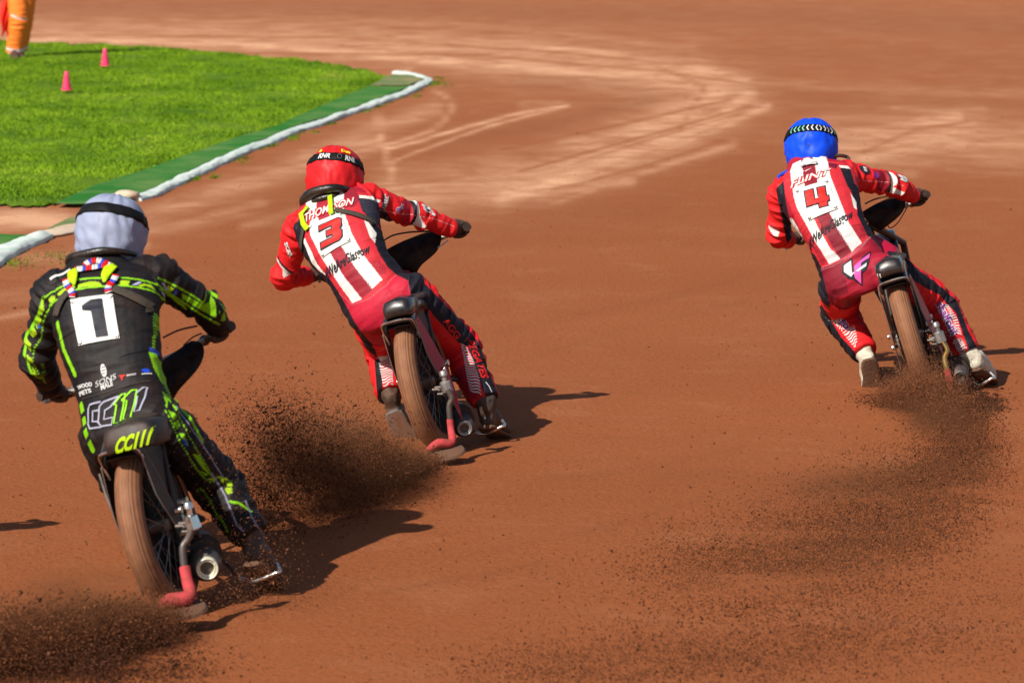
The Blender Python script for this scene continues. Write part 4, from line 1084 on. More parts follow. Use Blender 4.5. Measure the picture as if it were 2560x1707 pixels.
B2 = dict(contact=(1108, 1126), yaw=-12, lean=14.8, fx=-.42, tx=.02, steer=-8, cf=c4, red=True,
    label='motorbike of the red-helmeted rider 3, crimson side panels and black tail',
    hands=(((800, 690), .92), ((1150, 575), .92)), barends=(((797, 690), .84), ((1166, 569), .86)),
    cables=[('clutch_cable', [(c3(985, 850), .8), (c3(1060, 810), .84), (c3(1200, 785), .88), (c3(1370, 778), .9)], .0045, 'black'), ('throttle_cable', [(c3(1335, 895), .88), (c3(1380, 925), .88), (c3(1440, 900), .88), (c3(1505, 850), .9)], .0035, 'print_white')],
    tail=(.067, .41, .19, .072),
    defl=dict(bracket=[(938, 682, -.26), (970, 840, -.26), (978, 850, -.26)], arm=[(975, 830, -.29), (1010, 900, -.29), (990, 960, -.29), (995, 1075, -.29)], armmat='dark_steel',
              sleeve=[(996, 1070, -.29), (1003, 1150, -.30), (1015, 1240, -.34), (985, 1268, -.36), (900, 1268, -.38), (810, 1325, -.39)], sr=[.016, .016, .018, .021, .022, .012], disc=((960, 1332, -.36), .093, .085, -.12)),
    exhaust=((1115, 1145, .02), .034), peg=[(1200, 1180, .30), (1290, 1190, .24), (1410, 1133, .22), (1442, 1118, .23), (1422, 1080, .26)],
    cowl=[(0, 0, 0)])
def n2c4(p): return ((p[0]-820)/.3062, (p[1]-720)/.3062)
def cw(pts, cf, inv):
    return [(*inv(cf(x, y)), d) for x, y, d in pts]
B2['cowl'] = cw([(1240, 1130, .80), (1250, 1070, .80), (1330, 1000, .84), (1400, 945, .88), (1425, 880, .92), (1440, 800, .94), (1370, 795, .94), (1290, 825, .92), (1200, 860, .88), (1110, 895, .84), (1020, 935, .80), (960, 960, .80)], c3, n2c4)
B3 = dict(contact=(2330, 992), yaw=-7, lean=18, fx=2.22, steer=-3, cf=c6, red=True,
    label='motorbike of the blue-helmeted rider 4, mud-covered wheel and gold deflector arm',
    hands=(((1985, 600), .92), ((2300, 497), .92)), barends=(((1960, 612), .86), ((2318, 486), .86)),
    cables=[('clutch_cable', [(c5(985, 835), .8), (c5(1060, 800), .84), (c5(1150, 775), .88), (c5(1270, 762), .9)], .0045, 'black'), ('throttle_cable', [(c5(1170, 975), .86), (c5(1200, 1045), .84), (c5(1270, 1000), .86), (c5(1350, 870), .9)], .003, 'black')],
    tail=(.068, .42, .19, .072),
    defl=dict(bracket=[(1220, 640, -.2), (1270, 790, -.2), (1275, 805, -.2)], arm=[(1285, 800, -.23), (1320, 870, -.24), (1300, 940, -.24), (1318, 1040, -.25)], armmat='gold',
              sleeve=[(1318, 1035, -.25), (1335, 1110, -.26), (1345, 1200, -.28), (1320, 1225, -.3)], sr=[.018, .018, .018, .018], disc=None),
    exhaust=((1430, 1105, .04), .034), peg=[(1560, 1130, .30), (1600, 1165, .24), (1700, 1110, .22), (1730, 1105, .23), (1690, 1060, .26)])
def n2c6(p): return ((p[0]-1980)/.2934, (p[1]-620)/.2934)
B3['cowl'] = cw([(1110, 1060, .80), (1150, 1030, .80), (1240, 960, .84), (1290, 910, .88), (1315, 850, .92), (1310, 790, .94), (1270, 775, .94), (1220, 795, .92), (1140, 835, .88), (1060, 870, .84), (990, 905, .80), (940, 925, .80)], c5, n2c6)

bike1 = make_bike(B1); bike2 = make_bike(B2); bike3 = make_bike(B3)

# --- rider in black (number 1)
R1 = dict(Y0=bike1[0].loc.y, W=(.178, .172, .205, .228), armr=1.03, legr=1.05, fold=1.0, vox=.0037,
  J=dict(pelvis=((318, 1045), .27), waist=((297, 947), .33), chest=((266, 810), .44), shm=((259, 712), .55), neck=((266, 650), .62), head=((276, 575), .70),
    shL=((138, 735), .55), shR=((392, 690), .60), elL=((92, 890), .66), wrL=((128, 968), .86), elR=((510, 766), .72), wrR=((545, 815), .84),
    hipL=((275, 1085), .27), hipR=((392, 1060), .20), knL=((292, 1160), .66), anL=((352, 1285), .50), knR=((540, 1205), .40), anR=((626, 1340), .30)),
  base={'T': BLK}, paint=[])
PT = R1['paint']; AR = ['UL', 'FL', 'UR', 'FR', 'T']
def P1(poly, col, parts, fk='T', cf=c1): PT.append(('p', parts, fk, cf, poly, col))
def L1(pl, w_, parts, fk='T', cf=c1, col=NEON, dash=None): PT.append(('l', parts, fk, cf, pl, col, w_) + ((dash,) if dash else ()))
TU = ['T', 'UL', 'UR']; AT = ['T']
for nm in ('UL', 'FL', 'UR', 'FR', 'TL', 'SL', 'TR', 'SR'): R1['base'][nm] = BLK
L1([(262, 700), (340, 665), (480, 610), (700, 583), (930, 575), (990, 600)], .0075, TU)
L1([(262, 770), (330, 735), (480, 672), (700, 637), (930, 630), (985, 655)], .0075, TU)
for poly in ([(290, 715), (330, 695), (335, 725), (300, 740)], [(345, 690), (400, 655), (425, 650), (420, 670), (360, 705)], [(430, 650), (470, 632), (465, 660), (430, 672)], [(478, 645), (560, 618), (600, 620), (625, 645), (560, 652), (480, 665)], [(640, 618), (700, 600), (690, 628), (650, 632)],
             [(722, 600), (778, 598), (768, 628), (724, 630)], [(850, 600), (880, 590), (905, 620), (870, 615)], [(820, 622), (850, 595), (870, 600), (840, 625)]): P1(poly, NEONY, TU)
P1([(792, 622), (820, 592), (838, 592), (812, 622)], (.5, .5, .75), TU); P1([(918, 600), (935, 600), (960, 640), (945, 645)], (.5, .5, .75), TU)
UR = ['UR', 'FR']
L1([(930, 575), (1060, 638), (1150, 690), (1222, 738), (1252, 680)], .0075, ['UR', 'FR'], 'UR')
L1([(930, 632), (1000, 668), (1100, 735), (1230, 822), (1345, 885)], .0075, ['UR', 'FR'], 'UR')
P1([(1088, 678), (1140, 705), (1222, 748), (1258, 738), (1285, 700), (1302, 760), (1298, 828), (1220, 790), (1095, 712)], NEON, UR, 'UR')
P1([(1000, 625), (1040, 650), (1020, 668), (990, 655)], NEONY, UR, 'UR'); P1([(1045, 650), (1060, 658), (1050, 685), (1036, 678)], (.05, .12, .6), UR, 'UR'); P1([(950, 600), (975, 610), (1000, 655), (985, 655)], (.5, .5, .75), UR, 'UR')
L1([(1285, 690), (1340, 720), (1370, 800), (1390, 860)], .012, UR, 'UR')
P1([(1310, 785), (1330, 790), (1325, 810)], NEON, UR, 'UR'); P1([(1345, 820), (1375, 780), (1385, 870), (1350, 860)], NEON, UR, 'UR')
UL = ['UL', 'FL']
L1([(262, 700), (240, 790), (190, 900), (150, 960), (145, 1060), (175, 1140), (235, 1230)], .011, UL, 'UL')
L1([(290, 770), (262, 850), (250, 950), (205, 1010), (200, 1110), (240, 1190), (260, 1280)], .007, UL, 'UL', dash=.012)
for poly in ([(255, 720), (275, 760), (255, 800), (240, 780)], [(235, 810), (255, 830), (225, 900), (212, 880)], [(205, 890), (225, 920), (200, 955), (175, 945)], [(150, 970), (190, 985), (185, 1040), (155, 1020)], [(160, 1050), (195, 1060), (200, 1110), (172, 1100)], [(190, 1130), (210, 1150), (230, 1200), (205, 1180)]): P1(poly, NEONY, UL, 'UL')
P1([(225, 870), (250, 870), (245, 890), (225, 890)], (.05, .12, .6), UL, 'UL')
L1([(258, 1105), (262, 1200)], .014, UL, 'UL', col=(.12, .3, .02), dash=.02)
L1([(905, 765), (908, 900), (905, 1000), (925, 1120), (960, 1200), (1010, 1320), (1060, 1470), (1100, 1568)], .0075, AT, dash=.013)
L1([(960, 755), (962, 860), (975, 1000), (1000, 1150), (1060, 1260), (1110, 1390), (1190, 1560)], .0075, AT, dash=.013)
L1([(985, 1000), (1010, 1170), (1080, 1290), (1150, 1400)], .006, AT, col=(.35, .35, .5))
P1([(882, 1018), (918, 1015), (948, 1120), (972, 1182), (945, 1185), (910, 1110)], NEON, AT); P1([(890, 990), (925, 990), (925, 1015), (888, 1015)], (.04, .1, .6), AT)
for poly in ([(905, 770), (935, 780), (930, 805), (908, 800)], [(905, 830), (960, 820), (950, 850), (910, 855)], [(950, 1240), (1000, 1240), (1030, 1330), (1050, 1390), (1010, 1400), (985, 1320)], [(1020, 1415), (1060, 1405), (1085, 1450), (1045, 1475)], [(1050, 1490), (1090, 1470), (1110, 1530), (1075, 1545)]): P1(poly, NEON, AT)
L1([(345, 860), (360, 930), (375, 1010), (410, 1090), (440, 1160)], .014, ['T']); L1([(458, 1320), (470, 1400), (480, 1480), (510, 1568)], .020, ['T', 'TL'], dash=.05)
T2 = ['TR', 'SR']
L1([(590, 20), (640, 180), (690, 330), (740, 410), (800, 510), (850, 570), (900, 605)], .0065, T2, 'TR', c2, dash=.013); L1([(670, 20), (700, 150), (745, 280), (800, 390), (850, 470), (900, 560), (930, 590)], .0065, T2, 'TR', c2, dash=.013)
for poly in ([(595, 20), (630, 30), (672, 115), (650, 135), (620, 90)], [(648, 135), (680, 130), (690, 160), (660, 185)], [(662, 190), (705, 205), (700, 225), (672, 235)], [(668, 245), (715, 235), (720, 265), (690, 285)], [(780, 425), (825, 440), (892, 560), (845, 520)], [(830, 530), (880, 555), (860, 560)], [(880, 580), (940, 575), (920, 605)]): P1(poly, NEON, T2, 'TR', c2)
P1([(695, 300), (740, 300), (755, 380), (720, 340)], NEON, T2, 'TR', c2); P1([(725, 345), (750, 350), (750, 380), (730, 370)], (.04, .1, .6), T2, 'TR', c2)
L1([(730, 120), (800, 240), (860, 370)], .012, T2, 'TR', c2); L1([(725, 180), (800, 300), (880, 420), (940, 520), (975, 575)], .005, T2, 'TR', c2, col=(.3, .3, .45))
S2 = ['SR', 'TR']
for poly in ([(975, 615), (1000, 612), (995, 640)], [(1005, 620), (1040, 625), (1045, 650), (1015, 650)], [(1000, 660), (1040, 655), (1048, 690), (1018, 700)], [(960, 610), (970, 600), (1040, 610), (1035, 618)]): P1(poly, NEONY, S2, 'SR', c2)
L1([(838, 680), (870, 675), (905, 730), (940, 800), (985, 860), (1008, 905)], .008, S2, 'SR', c2, dash=.012); L1([(1030, 742), (1085, 750), (1150, 785)], .009, S2, 'SR', c2)
L1([(940, 600), (1000, 700), (1040, 800), (1070, 880), (1110, 915)], .006, S2, 'SR', c2, col=(.3, .3, .42)); L1([(1120, 730), (1160, 830), (1215, 920)], .006, S2, 'SR', c2, col=(.3, .3, .42))

def person(cfg, label, W, name='person'):
    loc = at(*cfg['J']['pelvis'][0], cfg['Y0']+cfg['J']['pelvis'][1]); loc = Vector((loc.x, loc.y, 0))
    return Thing('person', label, 'person', loc, 'speedway riders')
p1 = person(R1, 'rider in black and lime suit, white helmet cover and number 1', None)
suit1, bv1, F1, J1 = body(R1, p1, M['suit_black'])
T = F1['T']; T1 = T
number_plate(T, bv1, p1, [c1(440, 742), c1(690, 703), c1(735, 968), c1(487, 1014)], 1, 'print_black', (c1(545, 978), c1(690, 955), c1(510, 755)))
# lettering over the hips: C C 1 1 1 in outline
LW = .0065
lets = [('print_pale', [(740, 920), (480, 945), (440, 1010), (410, 1300), (450, 1400), (720, 1415), (640, 1290), (520, 1275), (540, 1080), (680, 1075)]),
        ('print_pale', [(1130, 825), (800, 920), (700, 1000), (660, 1300), (720, 1400), (960, 1390), (990, 1245), (790, 1270), (820, 1090), (950, 1030), (1130, 825)]),
        ('print_lime', [(1020, 1000), (1180, 800), (1270, 775), (1250, 900), (1150, 1350), (1005, 1365), (1080, 1000), (1020, 1000)]),
        ('print_lime', [(1190, 920), (1400, 710), (1500, 690), (1480, 840), (1370, 1265), (1210, 1295), (1300, 920), (1190, 920)]),
        ('print_pale', [(1500, 760), (1620, 630), (1700, 615), (1650, 850), (1570, 1130), (1450, 1155), (1510, 820), (1460, 830)])]
for m_, pl in lets: ribbon('suit_lettering', T, bv1, [c7(*p) for p in pl], LW, M[m_], p1, suit1, .004, 0)
ribbon('waist_seam', T, bv1, [c7(*p) for p in [(290, 800), (600, 790), (900, 740), (1300, 630), (1750, 470)]], .003, M['grey_strap'], p1, suit1, .004, 0)
decal_text('suit_lettering', 'WOOD', T, bv1, M['print_white'], p1, suit1, c7(400, 610), c7(580, 605), (-2, -9), bold=.04)
decal_text('suit_lettering', 'PETS', T, bv1, M['print_white'], p1, suit1, c7(400, 730), c7(550, 720), (-2, -9), bold=.04)
decal_text('suit_lettering', 'SONS', T, bv1, M['print_white'], p1, suit1, c7(880, 560), c7(1110, 480), (-3, -12), bold=.0, shear=.2)
decal_text('suit_lettering', 'MALE', T, bv1, M['print_white'], p1, suit1, c7(895, 655), c7(1025, 610), (-2, -12), bold=.03)
def ellp(c, a, b, ang, n=20): return [(c[0]+a*math.cos(ang)*math.cos(t)-b*math.sin(ang)*math.sin(t), c[1]+a*math.sin(ang)*math.cos(t)+b*math.cos(ang)*math.sin(t)) for t in [2*math.pi*i/n for i in range(n)]]
decal_poly('suit_emblem', [T.px(c7(*p)) for p in ellp((835, 320), 60, 130, -.12)], T, bv1, M['print_white'], p1, suit1, .004)
for y in (260, 320, 380): ribbon('emblem_stroke', T, bv1, [c7(795, y+10), c7(870, y-15)], .0022, M['print_black'], p1, suit1, .0055, 0)
decal_poly('suit_emblem', [T.px(c7(*p)) for p in [(1140, 430), (1280, 400), (1285, 430), (1235, 450), (1225, 520), (1200, 520), (1190, 460)]], T, bv1, M['print_red'], p1, suit1, .004)
decal_poly('suit_emblem', [T.px(c7(*p)) for p in ellp((1665, 265), 75, 40, -.2)], T, bv1, M['print_blue'], p1, suit1, .004)
ribbon('suit_lettering', T, bv1, [c7(1310, 420), c7(1490, 370)], .007, M['steel'], p1, suit1, .004, 0)
ribbon('suit_lettering', T, bv1, [c7(1590, 355), c7(1770, 300)], .004, M['print_white'], p1, suit1, .004, 0)
# harness: lime loops, red and white cord, grey straps
for pts, wd in (([(600, 560), (620, 640), (650, 780), (690, 900)], [.035, .042, .034, .006]), ([(1360, 440), (1270, 540), (1220, 680), (1210, 820)], [.030, .044, .032, .010])):
    ribbon('neck_brace_strap', T, bv1, [c8(*p) for p in pts], wd, M['lime'], p1, None, .016, .003)
ribbon('harness_strap', T, bv1, [c8(560, 1020), (c8(440, 1140)), c8(350, 1290), c8(300, 1420)], .030, M['grey_strap'], p1, None, .011, .003)
ribbon('harness_strap', T, bv1, [c8(1370, 920), c8(1600, 1000), c8(1900, 1110), c8(2080, 1170)], .034, M['grey_strap'], p1, None, .011, .003)
bandmats = ['print_red', 'print_white', 'print_red', 'print_white', 'print_blue']
for pts in ([(500, 760), (540, 880), (600, 960), (660, 1060), (650, 1130)], [(1400, 640), (1370, 760), (1300, 880), (1290, 960), (1310, 1030)], [(640, 560), (800, 540), (960, 510), (1120, 470), (1280, 420)], [(820, 470), (900, 400), (1020, 360), (1150, 380), (1260, 440)]):
    pp, _ = catmull([Vector((*c8(*p), 0)) for p in pts], [0]*len(pts), 3)
    for i in range(len(pp)-1):
        ribbon('brace_band', T, bv1, [(pp[i].x, pp[i].y), (pp[i+1].x, pp[i+1].y)], .026, M[bandmats[(i*3) % 5]], p1, None, .013, .002)
decal_text('suit_lettering', 'JFB', T, bv1, M['print_white'], p1, suit1, c8(360, 660), c8(530, 560), (-3, -10), bold=.05, shear=.3) if False else None
ribbon('suit_lettering', T, bv1, [c8(180, 720), c8(280, 650), c8(400, 590), c8(540, 520)], .011, M['print_white'], p1, suit1, .004, 0)
hc1 = at(278, 580, R1['Y0']+.70)
h1, hb1, sf1, ax1 = helmet(p1, hc1, M['cover_white'], (.28, .32, .45), yaw=-6, pitch=24, roll=5, fl=6)
q = G(); q.tube([at(*c1(*p), R1['Y0']+d) for p, d in (((415, 520), .62), ((425, 475), .58), ((520, 448), .54), ((620, 428), .52), ((720, 432), .54), ((815, 450), .60))], [.012, .018, .019, .016, .013, .010], 12, smoothpath=6); q.tube([at(*c1(*p), R1['Y0']+d) for p, d in (((420, 500), .62), ((500, 490), .58), ((600, 470), .56), ((740, 455), .60))], .026, 12, smoothpath=6); q.out('neck_brace', M['brace'], p1)
gr1 = glove(p1, at(132, 985, R1['Y0']+.90), at(100, 990, R1['Y0']+.86)-at(140, 985, R1['Y0']+.92), Vector((0, -.8, .6)), M['boot_black'], J1['wrL'], 1)
gl1 = glove(p1, at(556, 826, R1['Y0']+.90), at(578, 815, R1['Y0']+.86)-at(535, 838, R1['Y0']+.95), Vector((0, -.8, .6)), M['boot_black'], J1['wrR'], -1)
Y = R1['Y0']
boot(p1, J1['anR'], J1['knR'], at(*c2(1160, 1060), Y+.22), at(*c2(1290, 1200), Y+.46), Vector((0.1, -.3, -1)), M['boot_black'])
boot(p1, J1['anL'], J1['knL'], at(362, 1330, Y+.48), at(372, 1400, Y+.60), Vector((0, -1, -.4)), M['boot_black'])

def stripes(fr, bvh, cf, left, right, n, th, parent, wav=.10):
    Lf = [Vector(fr.px(cf(*p))) for p in left]; Rt = [Vector(fr.px(cf(*p))) for p in right]
    def al(P, t):
        x = t*(len(P)-1); i = min(int(x), len(P)-2); return P[i].lerp(P[i+1], x-i)
    V = []; Fc = []
    for k in range(n):
        t = (k+.25)/n; dt = .23/n; m = 7
        for j in range(m+1):
            u = j/m; o_ = wav*math.sin(u*6.0)*.35/n; c = al(Lf, min(1, max(0, t+o_-dt))).lerp(al(Rt, min(1, max(0, t+o_-dt))), u); d = al(Lf, min(1, max(0, t+o_+dt))).lerp(al(Rt, min(1, max(0, t+o_+dt))), u)
            V += [tuple(c), tuple(d)]
        b = k*(m+1)*2
        for j in range(m): Fc.append((b+2*j, b+2*j+2, b+2*j+3, b+2*j+1))
    return decal_mesh('suit_stripes', V, Fc, fr, bvh, M['print_white'], th, parent, .003, L=.05)
# --- rider in red (number 3)
SUITS = {}
R2 = dict(Y0=bike2[0].loc.y, W=(.175, .160, .200, .222), armr=.95, legr=1.04, fold=1.0, vox=.0037,
  J=dict(pelvis=((942, 748), .27), waist=((895, 668), .33), chest=((853, 592), .44), shm=((833, 528), .55), neck=((830, 490), .62), head=((836, 432), .70),
    shL=((750, 570), .55), shR=((917, 500), .60), elL=((708, 690), .68), wrL=((770, 690), .86), elR=((1042, 540), .74), wrR=((1132, 572), .84),
    hipL=((936, 792), .27), hipR=((1022, 742), .20), knL=((962, 872), .64), anL=((976, 985), .38), knR=((1148, 866), .42), anR=((1212, 1000), .26)),
  base={'T': CRIM, 'UL': RED, 'FL': RED, 'UR': RED, 'FR': RED, 'TL': RED, 'SL': RED, 'TR': RED, 'SR': RED}, paint=[])
PT = R2['paint']
def PP(poly, col, parts=('T',), fk='T', cf=c3, kind='p', *a): PT.append((kind, list(parts), fk, cf, poly, col) + a)
TT = ('T', 'UL', 'UR')
STR = lin(205, 44, 56)
PP([(200, 600), (900, 380), (1300, 1200), (1240, 1568), (740, 1568)], STR)
PP([(820, 690), (870, 700), (940, 720), (1000, 900), (1060, 990), (1230, 1090), (1330, 1240), (1420, 1400), (1290, 1330), (1240, 1260), (1180, 1180), (1060, 1110), (1000, 1060), (940, 960), (905, 880), (900, 780), (850, 700)], NAVY, TT)
PP([(235, 745), (320, 670), (350, 770), (330, 870), (360, 960), (420, 1080), (520, 1150), (600, 1270), (650, 1370), (700, 1480), (740, 1568), (660, 1568), (500, 1250), (380, 1130), (280, 1000), (230, 850)], NAVY, TT)
PP([(330, 860), (352, 850), (400, 960), (430, 1040), (500, 1130), (450, 1100), (380, 1030)], WHITE)
PP([(395, 690), (340, 560), (330, 470), (430, 430), (470, 590), (500, 650), (500, 830), (565, 980), (650, 1140), (785, 1320), (700, 1345), (590, 1180), (480, 1000), (400, 830)], WHITE)
PP([(440, 600), (420, 470), (520, 420), (545, 560), (560, 690), (670, 930), (760, 1090), (890, 1250), (790, 1318), (650, 1140), (565, 980), (470, 710)], lin(168, 34, 52))
PP([(545, 570), (515, 430), (620, 400), (650, 520), (665, 620), (740, 820), (830, 990), (965, 1170), (880, 1250), (760, 1090), (660, 930), (560, 690)], WHITE)
PP([(750, 455), (865, 430), (860, 470), (760, 505)], WHITE, TT); PP([(820, 690), (850, 700), (905, 780), (903, 870), (870, 830)], WHITE)
PP([(650, 490), (620, 400), (700, 380), (745, 455), (760, 500), (740, 580), (660, 600)], lin(150, 30, 48))
PP([(750, 490), (860, 462), (900, 640), (890, 690), (800, 610)], NAVY, TT)
PT.append(('s', list(TT), 'T', c3, [(755, 500), (855, 472), (893, 640), (880, 680), (805, 605)], (.06, .06, .09), .009, .15))
PP([(590, 1262), (700, 1352), (850, 1322), (980, 1222), (1060, 1110), (1180, 1185), (1240, 1265), (1320, 1350), (1250, 1568), (740, 1568), (650, 1380)], lin(196, 30, 58), ('T',))
PT.append(('s', ['T'], 'T', c3, [(655, 1150), (760, 1095), (890, 1245), (790, 1310)], lin(140, 24, 44), .009, 0)); PT.append(('s', ['T'], 'T', c3, [(590, 1180), (655, 1145), (785, 1315), (700, 1340)], (.66, .65, .68), .008, 0)); PT.append(('s', ['T'], 'T', c3, [(870, 1040), (940, 1015), (990, 1070), (985, 1110), (950, 1140)], lin(130, 20, 42), .007, 0))
PT.append(('l', ['T', 'TL', 'TR'], 'T', c3, [(590, 1262), (700, 1356), (850, 1324), (980, 1226), (1060, 1115)], (.5, .12, .16), .003))
A2 = ('UR', 'FR')
PP([(1090, 530), (1240, 530), (1240, 740), (1130, 730)], lin(190, 25, 45), A2, 'UR'); PP([(1225, 525), (1252, 525), (1245, 745), (1212, 742)], NAVY, A2, 'UR'); PP([(1250, 530), (1280, 545), (1275, 655), (1335, 752), (1228, 748), (1252, 650)], WHITE, A2, 'UR')
PT.append(('l', list(A2), 'UR', c3, [(900, 590), (1060, 630), (1220, 645), (1400, 680), (1560, 740)], (.8, .35, .35), .0025))
A3 = ('UL', 'FL')
PP([(95, 1010), (110, 1000), (245, 1120), (220, 1140)], NAVY, A3, 'UL'); PP([(90, 1030), (115, 1025), (225, 1130), (160, 1150), (150, 1090)], WHITE, A3, 'UL')
L4 = ('TR', 'SR')
PP([(690, -20), (800, -30), (1000, 180), (1130, 300), (1230, 440), (1200, 480), (1110, 462), (1050, 430), (850, 215), (740, 70)], NAVY, L4, 'TR', c4)
PP([(537, -131), (707, -160), (840, -60), (800, 70), (740, 80), (677, 59)], NAVY, L4, 'TR', c4)
S4 = ('SR', 'TR')
PP([(1110, 440), (1230, 440), (1340, 750), (1430, 960), (1300, 910), (1270, 850), (1230, 700), (1150, 500)], NAVY, S4, 'SR', c4)
PP([(1020, 690), (1130, 640), (1260, 880), (1240, 930), (1130, 870)], CRIM, S4, 'SR', c4)
L5 = ('TL', 'SL')
PP([(60, 120), (130, 140), (260, 320), (380, 480), (400, 560), (330, 520), (180, 320)], NAVY, ('TL',), 'TL', c4); PP([(350, 480), (400, 500), (440, 700), (450, 900), (400, 880), (380, 600)], BLK, ('SL',), 'SL', c4)
p2 = person(R2, 'rider in red striped suit, red helmet cover and number 3', None)
suit2, bv2, F2, J2 = body(R2, p2, M['suit_red'])
T = F2['T']
decal_text('suit_lettering', 'THOMPSON', T, bv2, M['print_red'], p2, suit2, c3(545, 640), c3(735, 555), (-3, -20), lift=.004, bold=.09, shear=.25)
decal_text('suit_lettering', 'THOMPSON', T, bv2, M['print_white'], p2, suit2, c3(545, 640), c3(735, 555), (-3, -20), lift=.006, bold=.02, shear=.25)
number_plate(T, bv2, p2, [c3(388, 762), c3(645, 648), c3(738, 885), c3(492, 1012)], 3, 'print_red', (c3(498, 950), c3(668, 870), c3(484, 770)))
decal_text('suit_lettering', '#WeAreGlasgow', T, bv2, M['print_black'], p2, suit2, c3(690, 1068), c3(888, 960), (-6, -20), bold=.018, shear=.35, jit=.05)
U2 = F2['UR']
decal_text('suit_lettering', 'FABRIC', U2, bv2, M['print_black'], p2, suit2, c3(998, 545), c3(1018, 490), (-8, -5), bold=.09, lift=.003)
decal_text('suit_lettering', 'FABRIC', U2, bv2, M['print_white'], p2, suit2, c3(998, 545), c3(1018, 490), (-8, -5), bold=.02, lift=.005)
decal_text('suit_lettering', 'apk', U2, bv2, M['print_white'], p2, suit2, c3(1103, 600), c3(1140, 585), (2, -12), bold=.07, lift=.003)
decal_text('suit_lettering', 'apk', U2, bv2, M['print_purple'], p2, suit2, c3(1103, 600), c3(1140, 585), (2, -12), bold=.01, lift=.005)
decal_text('suit_lettering', '83', F2['FR'], bv2, M['print_white'], p2, suit2, c3(1350, 630), c3(1400, 655), (-2, -16), bold=.05, lift=.004)
decal_text('suit_lettering', 'SCRR', F2['UL'], bv2, M['print_white'], p2, suit2, c3(190, 930), c3(215, 985), (7, -8), bold=.05, shear=.3)
decal_text('suit_lettering', 'AGGREG', F2['TR'], bv2, M['print_red'], p2, suit2, c4(1010, 335), c4(1095, 430), (9, -7), bold=.03) if False else None
decal_text('suit_lettering', 'AGG', F2['TR'], bv2, M['print_red'], p2, suit2, c4(975, 330), c4(1035, 410), (14, -9), bold=.03, shear=.1)
decal_text('suit_lettering', 'REGATES', F2['SR'], bv2, M['print_red'], p2, suit2, c4(1200, 590), c4(1262, 745), (15, -5), bold=.03, shear=.1)
stripes(F2['SR'], bv2, c4, [(1092, 480), (1120, 600), (1135, 720), (1165, 850)], [(1135, 490), (1205, 620), (1240, 740), (1258, 900)], 18, p2, suit2, 1.)
stripes(F2['SL'], bv2, c4, [(405, 570), (430, 700), (465, 880)], [(510, 575), (530, 700), (540, 840)], 18, p2, suit2, 1.)
ribbon('suit_piping', F2['SR'], bv2, [c4(1160, 500), (c4(1215, 640)), c4(1265, 780), c4(1310, 900)], .007, M['print_black'], p2, suit2, .0045, 0)
ribbon('suit_print', F2['SR'], bv2, [c4(1290, 770), c4(1315, 800), c4(1345, 860)], .004, M['print_white'], p2, suit2, .004, 0)
for pts, wd in (([(540, 480), (560, 560), (580, 670)], .022), ([(375, 590), (325, 660), (345, 740), (388, 795)], .026)):
    ribbon('neck_brace_strap', T, bv2, [c3(*p) for p in pts], wd, M['lime'], p2, None, .016, .003)
ribbon('harness_strap', T, bv2, [c3(600, 625), c3(700, 640), c3(800, 662), c3(930, 690)], .022, M['grey_strap'], p2, None, .012, .003)
ribbon('harness_strap', T, bv2, [c3(350, 765), c3(325, 840), c3(298, 930)], .020, M['grey_strap'], p2, None, .012, .003)
hc2 = at(837, 441, R2['Y0']+.70)
h2, hb2, sf2, ax2 = helmet(p2, hc2, M['cover_red'], (.58, .012, .016), yaw=-4, pitch=24, roll=4, fl=9, s=1.0)
Vt, Ft = unit_text('RNR', bold=.04, shear=.1)
Vm = [(1-x, y) if x < .34 else (x, y) for x, y in Vt]
for (a, b) in ((238, 264), (294, 320)):
    strapquads(sf2, hb2, hc2, ax2[2], [('strap_lettering', a, b, .26, .47, Vt, Ft, M['print_white'])], p2, h2)
EMB = ([(.5+.42*math.cos(t), .5+.42*math.sin(t)) for t in [i*math.pi/8 for i in range(16)]]+[(.5+.34*math.cos(t), .5+.34*math.sin(t)) for t in [i*math.pi/8 for i in range(16)]], [(i, (i+1) % 16, 16+(i+1) % 16, 16+i) for i in range(16)])
strapquads(sf2, hb2, hc2, ax2[2], [('strap_emblem', 277, 288, .24, .50, EMB[0], EMB[1], M['steel'])], p2, h2)
Vt, Ft = unit_text('Dan', bold=.05)
strapquads(sf2, hb2, hc2, ax2[2], [('cover_lettering', 286, 308, .58, .72, Vt, Ft, M['print_yellow']), ('cover_lettering', 232, 240, .55, .68, Vt, Ft, M['print_yellow'])], p2, h2)
q = G(); q.tube([at(*c3(*p), R2['Y0']+d) for p, d in (((345, 580), .56), ((330, 530), .53), ((390, 470), .50), ((490, 438), .47), ((590, 425), .47), ((680, 440), .52), ((740, 460), .58))], [.022, .026, .026, .023, .020, .016, .010], 14, smoothpath=6); q.tube([at(*c3(*p), R2['Y0']+d) for p, d in (((380, 570), .52), ((450, 520), .49), ((560, 490), .48), ((650, 480), .52))], [.018, .020, .020, .014], 12, smoothpath=6); q.out('neck_brace', M['brace'], p2)
q = G(); q.tube([at(*c3(*p), R2['Y0']+d) for p, d in (((690, 445), .60), ((760, 410), .64), ((850, 408), .66), ((862, 432), .64))], .009, 10, smoothpath=6); q.out('collar_ring', M['print_blue'], p2)
q = G(); q.tube([at(*c3(*p), R2['Y0']+d) for p, d in (((340, 610), .52), ((275, 640), .56), ((262, 665), .58))], .010, 10, smoothpath=6); q.out('collar_ring', M['print_blue'], p2)
glove(p2, at(800, 690, R2['Y0']+.92), Vector((-1, -.3, -.1)), Vector((0, -.8, .6)), M['boot_black'], J2['wrL'], 1)
glove(p2, at(1155, 574, R2['Y0']+.90), at(1166, 569, R2['Y0']+.86)-at(1140, 578, R2['Y0']+.95), Vector((0, -.8, .6)), M['boot_black'], J2['wrR'], -1)
Y = R2['Y0']
